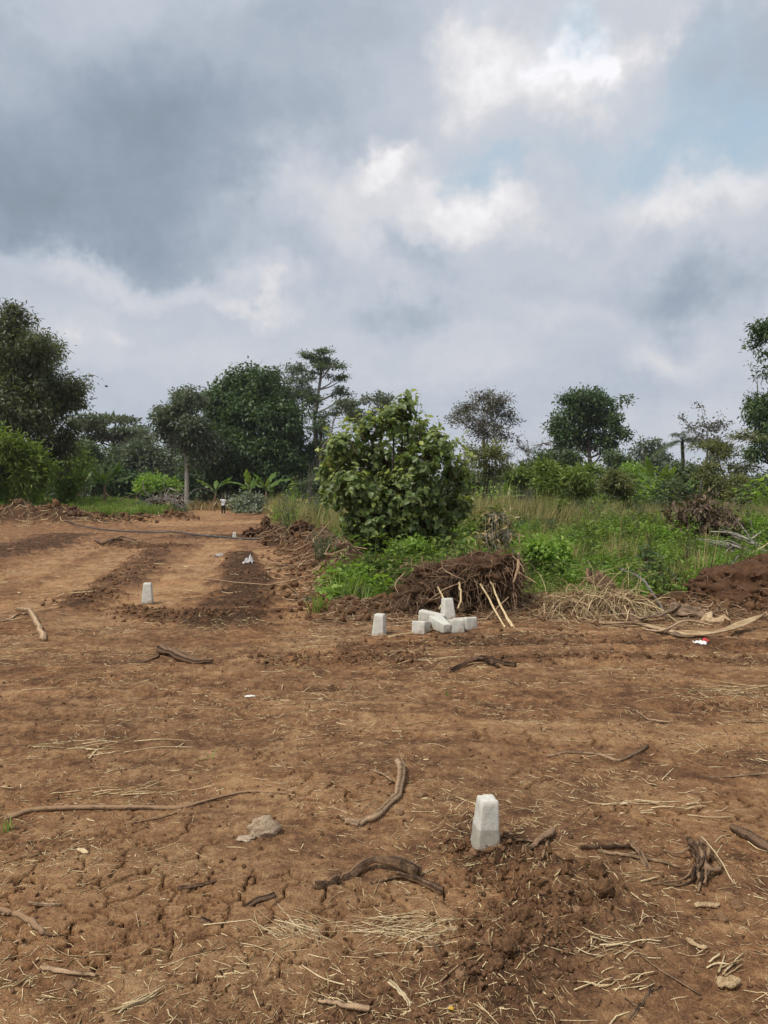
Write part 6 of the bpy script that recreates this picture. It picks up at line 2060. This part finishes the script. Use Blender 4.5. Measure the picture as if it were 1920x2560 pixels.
M_SACK = mat_plain('white_woven_plastic', (0.62, 0.60, 0.55), 0.6, 0.3, .12, 60)
M_FILM = mat_plain('grey_plastic_film', (0.36, 0.34, 0.33), 0.35, 0.5, .25, 40)
M_PAPER = mat_plain('white_paper', (0.70, 0.68, 0.64), 0.7, 0.2, .1)
M_RED = mat_plain('red_print', (0.55, 0.05, 0.05), 0.5, 0.3, .1)


def crumple(name, label, cat, u, v, w, h, seed, mat, lift=0.0, flat=.7, D=None, film=True):
    r = np.random.default_rng(seed)
    K = 16
    a, b = np.meshgrid(np.linspace(-1, 1, K), np.linspace(-1, 1, K))
    z = h * (.35 + .6 * fbm(a * 1.7 + seed, b * 1.7, 3, seed)) * (1 - .5 * np.maximum(np.abs(a), np.abs(b)) ** 4)
    X = a * w / 2 * (1 + .25 * gnoise(b * 2 + seed, a * 0 + .5, seed)) + .08 * w * gnoise(a * 3, b * 3, seed + 1)
    Y = b * w / 2 * flat * (1 + .25 * gnoise(a * 2, b * 0 + seed, seed + 2))
    V = np.stack([X.ravel(), Y.ravel(), np.maximum(z, .004).ravel()], 1)
    i = np.arange(K * K).reshape(K, K)
    F = np.stack([i[:-1, :-1], i[:-1, 1:], i[1:, 1:], i[1:, :-1]], -1).reshape(-1, 4)
    x_, y_ = gp(u, v)
    o = link(name, mesh(name, V, F, mat), (x_, y_, hz(x_, y_) + lift))
    o.rotation_euler = (0, 0, r.uniform(0, 3))
    md = o.modifiers.new('thickness', 'SOLIDIFY')
    md.thickness = .003
    return tag(o, label, cat)


crumple('plastic_bag', 'larger grey plastic bag lying on the dark soil between the wheel tracks', 'plastic bag', 537, 1222, .34, .22, 1, M_FILM)
crumple('plastic_bag', 'smaller pale plastic bag farther up the track near the pipe', 'plastic bag', 473, 1200, .26, .10, 2, M_FILM)
crumple('paper_scrap', 'white paper scrap left of centre in the middle ground', 'paper', 540, 1508, .08, .015, 3, M_PAPER, flat=.5)
crumple('paper_scrap', 'white scrap among the weeds at the left of the track', 'paper', 340, 1118, .5, .25, 4, M_PAPER)
t_ = empty('wrapper', np.array(zg(1512, 1388, 0)), 'crumpled red and white wrapper under the long peeled strip', 'wrapper')
o1 = crumple('wrapper_sheet', None, None, 1512, 1388, .14, .05, 5, M_PAPER)
o2 = crumple('red_print', None, None, 1524, 1387, .07, .055, 6, M_RED)
for o_ in (o1, o2):
    o_.parent = t_
    o_.location = np.array(o_.location) - np.array(t_.location)
# tied sack
V, F = lump(77, 4, .22, (.17, .13, .13), 1.4)
V[:, 0] += np.where(V[:, 0] < -.1, -.05, 0)
x_, y_ = gp(577, 1160)
tag(link('sack', mesh('sack', V, F, M_SACK), (x_, y_, hz(x_, y_) + .12)), 'small off-white sack at the end of the pipe beside the dark soil', 'sack')
# the yellow leaf and wood chips
V, F = blades(np.zeros((1, 3)), np.array([[1.0, 0, 0]]), np.array([[0, 0, 1.0]]), [.03], [.018], .3)
x_, y_ = gp(968, 2180)
tag(link('fallen_leaf', mesh('fallen_leaf', V, F, mat_leaf('yellow_leaf', (.6, .36, .03), (.7, .42, .05), None, .2), {'rnd': np.full(len(V), .5)}), (x_, y_, hz(x_, y_) + .008)), 'tiny yellow leaf on the soil near the bottom centre', 'leaf')
slab_thing('wood_chip', 'yellowish chunk of split wood in the lower right corner', 'wood chip', [([zg(1548, 2122, .015), zg(1570, 2124, .02), zg(1598, 2120, .015)], .03, .012, 31, M_PEEL)])
slab_thing('wood_chip', 'flat pale wood chip left of the wedge of brown stone', 'wood chip', [([zg(1500, 1962, .008), zg(1530, 1958, .01), zg(1555, 1956, .008)], .022, .006, 32, M_PEEL)])
slab_thing('wood_chip', 'small tan splinter left of the lower right litter', 'wood chip', [([zg(1484, 2024, .008), zg(1505, 2038, .01), zg(1530, 2044, .008)], .016, .005, 33, M_PEEL)])
slab_thing('wood_chip', 'white chip lying on the cracked mud at far left', 'wood chip', [([zg(168, 1830, .006), zg(180, 1836, .008), zg(190, 1842, .006)], .018, .004, 34, M_STRAW_P)])


# ------------------------------------------------------------------ bird in the sky
def bird():
    c = at(230, 835, 60)
    body = fibres(smooth_path([[-.14, 0, 0], [-.02, 0, .01], [.12, 0, .0]], 9), np.array([.01, .03, .05, .06, .06, .055, .045, .03, .008]), 8)
    parts = [body]
    for s in (-1, 1):
        v = np.array([[.05, 0, .03], [.02, s * .12, .10], [-.04, s * .26, .06], [-.12, s * .22, .05], [-.06, s * .1, .07], [-.05, 0, .03]])
        v2 = v - np.array([0, 0, .008])
        V = np.concatenate([v, v2])
        q = [[0, 1, 4, 5], [1, 2, 3, 4], [6, 11, 10, 7], [7, 10, 9, 8], [0, 6, 7, 1], [1, 7, 8, 2], [2, 8, 9, 3], [3, 9, 10, 4], [4, 10, 11, 5], [5, 11, 6, 0]]
        parts.append((V, np.array(q)))
    V, F = join(parts)
    o = link('bird', mesh('bird', V, F, mat_plain('dark_feathers', (.03, .03, .03), .7)), c)
    o.rotation_euler = (0, .2, .6)
    tag(o, 'tiny dark bird flying against the grey sky at the left', 'bird')


bird()


# ------------------------------------------------------------------ the person
def skin_obj(name, joints, edges, mat, parent, root, sub=2):
    names = list(joints)
    me = bpy.data.meshes.new(name)
    me.from_pydata([joints[n][0] for n in names], [(names.index(a), names.index(b)) for a, b in edges], [])
    me.materials.append(mat)
    o = link(name, me, parent=parent)
    md = o.modifiers.new('skin', 'SKIN')
    md.use_smooth_shade = True
    for i, n in enumerate(names):
        rr = joints[n][1]
        sv = me.skin_vertices[0].data[i]
        sv.radius = rr if isinstance(rr, tuple) else (rr, rr)
        sv.use_root = n == root
    s = o.modifiers.new('subd', 'SUBSURF')
    s.levels = s.render_levels = sub
    return o


def person():
    x_, y_ = gp(482.5, 1111.5)
    t = empty('person', (x_, y_, hz(x_, y_)), 'person in white T-shirt and black trousers standing on the track, hand raised to face', 'person')
    t.rotation_euler = (0, 0, .12)
    M_SKIN = mat_plain('dark_skin', (.055, .033, .024), .5, .35, .15)
    M_SHIRT = mat_plain('white_cotton', (.78, .79, .82), .85, .15, .04)
    M_TROU = mat_plain('black_cloth', (.012, .013, .017), .85, .2, .2)
    M_SHOE = mat_plain('grey_canvas_shoes', (.45, .42, .39), .7, .2, .1)
    M_HAIR = mat_plain('black_hair', (.012, .011, .011), .9, .1, .1)
    # faces -y (towards the camera); +x is the picture's right
    J = {'pelvis': ((0, 0, .95), (.15, .10)), 'chest': ((0, .01, 1.28), (.17, .11)), 'neck0': ((0, .015, 1.47), .065), 'neck': ((0, 0, 1.54), .055), 'head0': ((0, -.01, 1.61), (.075, .085)), 'head': ((0, -.01, 1.70), (.078, .098)), 'crown': ((0, 0, 1.775), (.05, .06)),
         'shR': ((-.19, .01, 1.42), .062), 'elR': ((-.30, -.08, 1.20), .047), 'wrR': ((-.12, -.20, 1.42), .030), 'paR': ((-.055, -.19, 1.50), (.034, .02)),
         'shL': ((.19, .01, 1.42), .062), 'elL': ((.27, .03, 1.12), .045), 'wrL': ((.29, -.03, .88), .029), 'paL': ((.29, -.05, .80), (.018, .038)),
         'hipR': ((-.09, 0, .88), .095), 'knR': ((-.11, -.01, .50), .06), 'anR': ((-.12, .02, .10), .04), 'hipL': ((.09, 0, .88), .095), 'knL': ((.11, -.02, .50), .06), 'anL': ((.12, .01, .10), .04)}
    E = [('pelvis', 'chest'), ('chest', 'neck0'), ('neck0', 'neck'), ('neck', 'head0'), ('head0', 'head'), ('head', 'crown'), ('chest', 'shR'), ('shR', 'elR'), ('elR', 'wrR'), ('wrR', 'paR'), ('chest', 'shL'), ('shL', 'elL'), ('elL', 'wrL'), ('wrL', 'paL'),
         ('pelvis', 'hipR'), ('hipR', 'knR'), ('knR', 'anR'), ('pelvis', 'hipL'), ('hipL', 'knL'), ('knL', 'anL')]
    for sd, pa, dirv, across in (('R', (-.055, -.19, 1.50), np.array([.35, -.05, .93]), np.array([.93, 0, -.35])), ('L', (.29, -.05, .80), np.array([0, -.12, -.99]), np.array([0, 1, -.1]))):
        for k, (off, ln) in enumerate(((-.03, .072), (-.01, .08), (.01, .075), (.028, .06))):
            a = np.array(pa) + across * off + dirv * .035
            b = a + dirv * ln * .55 + np.array([0, -.006, 0])
            c = b + dirv * ln * .4 + np.array([0, -.014, 0])
            J['f%s%d' % (sd, k)], J['g%s%d' % (sd, k)], J['h%s%d' % (sd, k)] = (tuple(a), .010), (tuple(b), .009), (tuple(c), .007)
            E += [('pa' + sd, 'f%s%d' % (sd, k)), ('f%s%d' % (sd, k), 'g%s%d' % (sd, k)), ('g%s%d' % (sd, k), 'h%s%d' % (sd, k))]
        a = np.array(pa) - across * .045 + dirv * .0
        J['t' + sd], J['u' + sd] = (tuple(a), .011), (tuple(a - across * .012 + dirv * .04), .009)
        E += [('pa' + sd, 't' + sd), ('t' + sd, 'u' + sd)]
    skin_obj('body', J, E, M_SKIN, t, 'pelvis', 1)
    S = {'hem': ((0, .005, .86), (.20, .135)), 'waist': ((0, .005, 1.05), (.185, .125)), 'chest': ((0, .01, 1.30), (.205, .135)), 'top': ((0, .015, 1.46), (.10, .09)),
         'shR': ((-.20, .01, 1.41), .082), 'slR': ((-.265, -.045, 1.28), .072), 'shL': ((.20, .01, 1.41), .082), 'slL': ((.25, .02, 1.23), .072)}
    skin_obj('shirt', S, [('hem', 'waist'), ('waist', 'chest'), ('chest', 'top'), ('chest', 'shR'), ('shR', 'slR'), ('chest', 'shL'), ('shL', 'slL')], M_SHIRT, t, 'waist')
    T = {'waist': ((0, 0, .95), (.165, .115)), 'hipR': ((-.095, 0, .84), .105), 'knR': ((-.112, -.01, .50), .078), 'anR': ((-.12, .02, .09), .062), 'hipL': ((.095, 0, .84), .105), 'knL': ((.112, -.02, .50), .078), 'anL': ((.12, .01, .09), .062)}
    skin_obj('trousers', T, [('waist', 'hipR'), ('hipR', 'knR'), ('knR', 'anR'), ('waist', 'hipL'), ('hipL', 'knL'), ('knL', 'anL')], M_TROU, t, 'waist')
    for s in (-1, 1):
        Q = {'heel': ((s * .12, .06, .05), .048), 'mid': ((s * .125, -.04, .05), .05), 'toe': ((s * .14, -.15, .04), .038)}
        skin_obj('shoe', Q, [('heel', 'mid'), ('mid', 'toe')], M_SHOE, t, 'mid')
    V, F = lump(5, 3, .03, (.088, .108, .075), 1.5)
    V = V[:, :] + np.array([0, .012, 1.755])
    link('hair', mesh('hair', V, F, M_HAIR), parent=t)
    for s in (-1, 1):
        V, F = lump(6, 2, .02, (.012, .02, .03))
        link('ear', mesh('ear', V + np.array([s * .083, 0, 1.68]), F, M_SKIN), parent=t)
        V, F = lump(6, 2, 0, (.011, .008, .008))
        link('eye', mesh('eye', V + np.array([s * .032, -.1, 1.69]), F, M_PAPER), parent=t)
    V, F = lump(7, 2, .02, (.016, .022, .03))
    link('nose', mesh('nose', V + np.array([0, -.112, 1.662]), F, M_SKIN), parent=t)
    V, F = lump(8, 2, .02, (.026, .010, .010))
    link('mouth', mesh('mouth', V + np.array([0, -.098, 1.622]), F, mat_plain('lips', (.09, .04, .035), .5)), parent=t)


person()


# ------------------------------------------------------------------ haze
def haze():
    hx, y0, y1, z0, z1 = 330.0, -60.0, 480.0, -3.0, 42.0
    V = np.array([[sx * hx, y, z] for z in (z0, z1) for y in (y0, y1) for sx in (-1, 1)])
    F = np.array([[0, 2, 3, 1], [4, 5, 7, 6], [0, 1, 5, 4], [2, 6, 7, 3], [0, 4, 6, 2], [1, 3, 7, 5]])
    m, n, l = new_mat('humid_air')
    v = n.new('ShaderNodeVolumePrincipled')
    v.inputs['Color'].default_value = (0.86, 0.90, 0.95, 1)
    v.inputs['Density'].default_value = HAZE_DENSITY
    v.inputs['Anisotropy'].default_value = 0.3
    o = n.new('ShaderNodeOutputMaterial')
    l.new(v.outputs[0], o.inputs['Volume'])
    tag(link('haze', mesh('haze', V, F, m, smooth=False)), 'thin humid haze over the clearing and the trees', kind='stuff')


HAZE_DENSITY = 0.0002
haze()
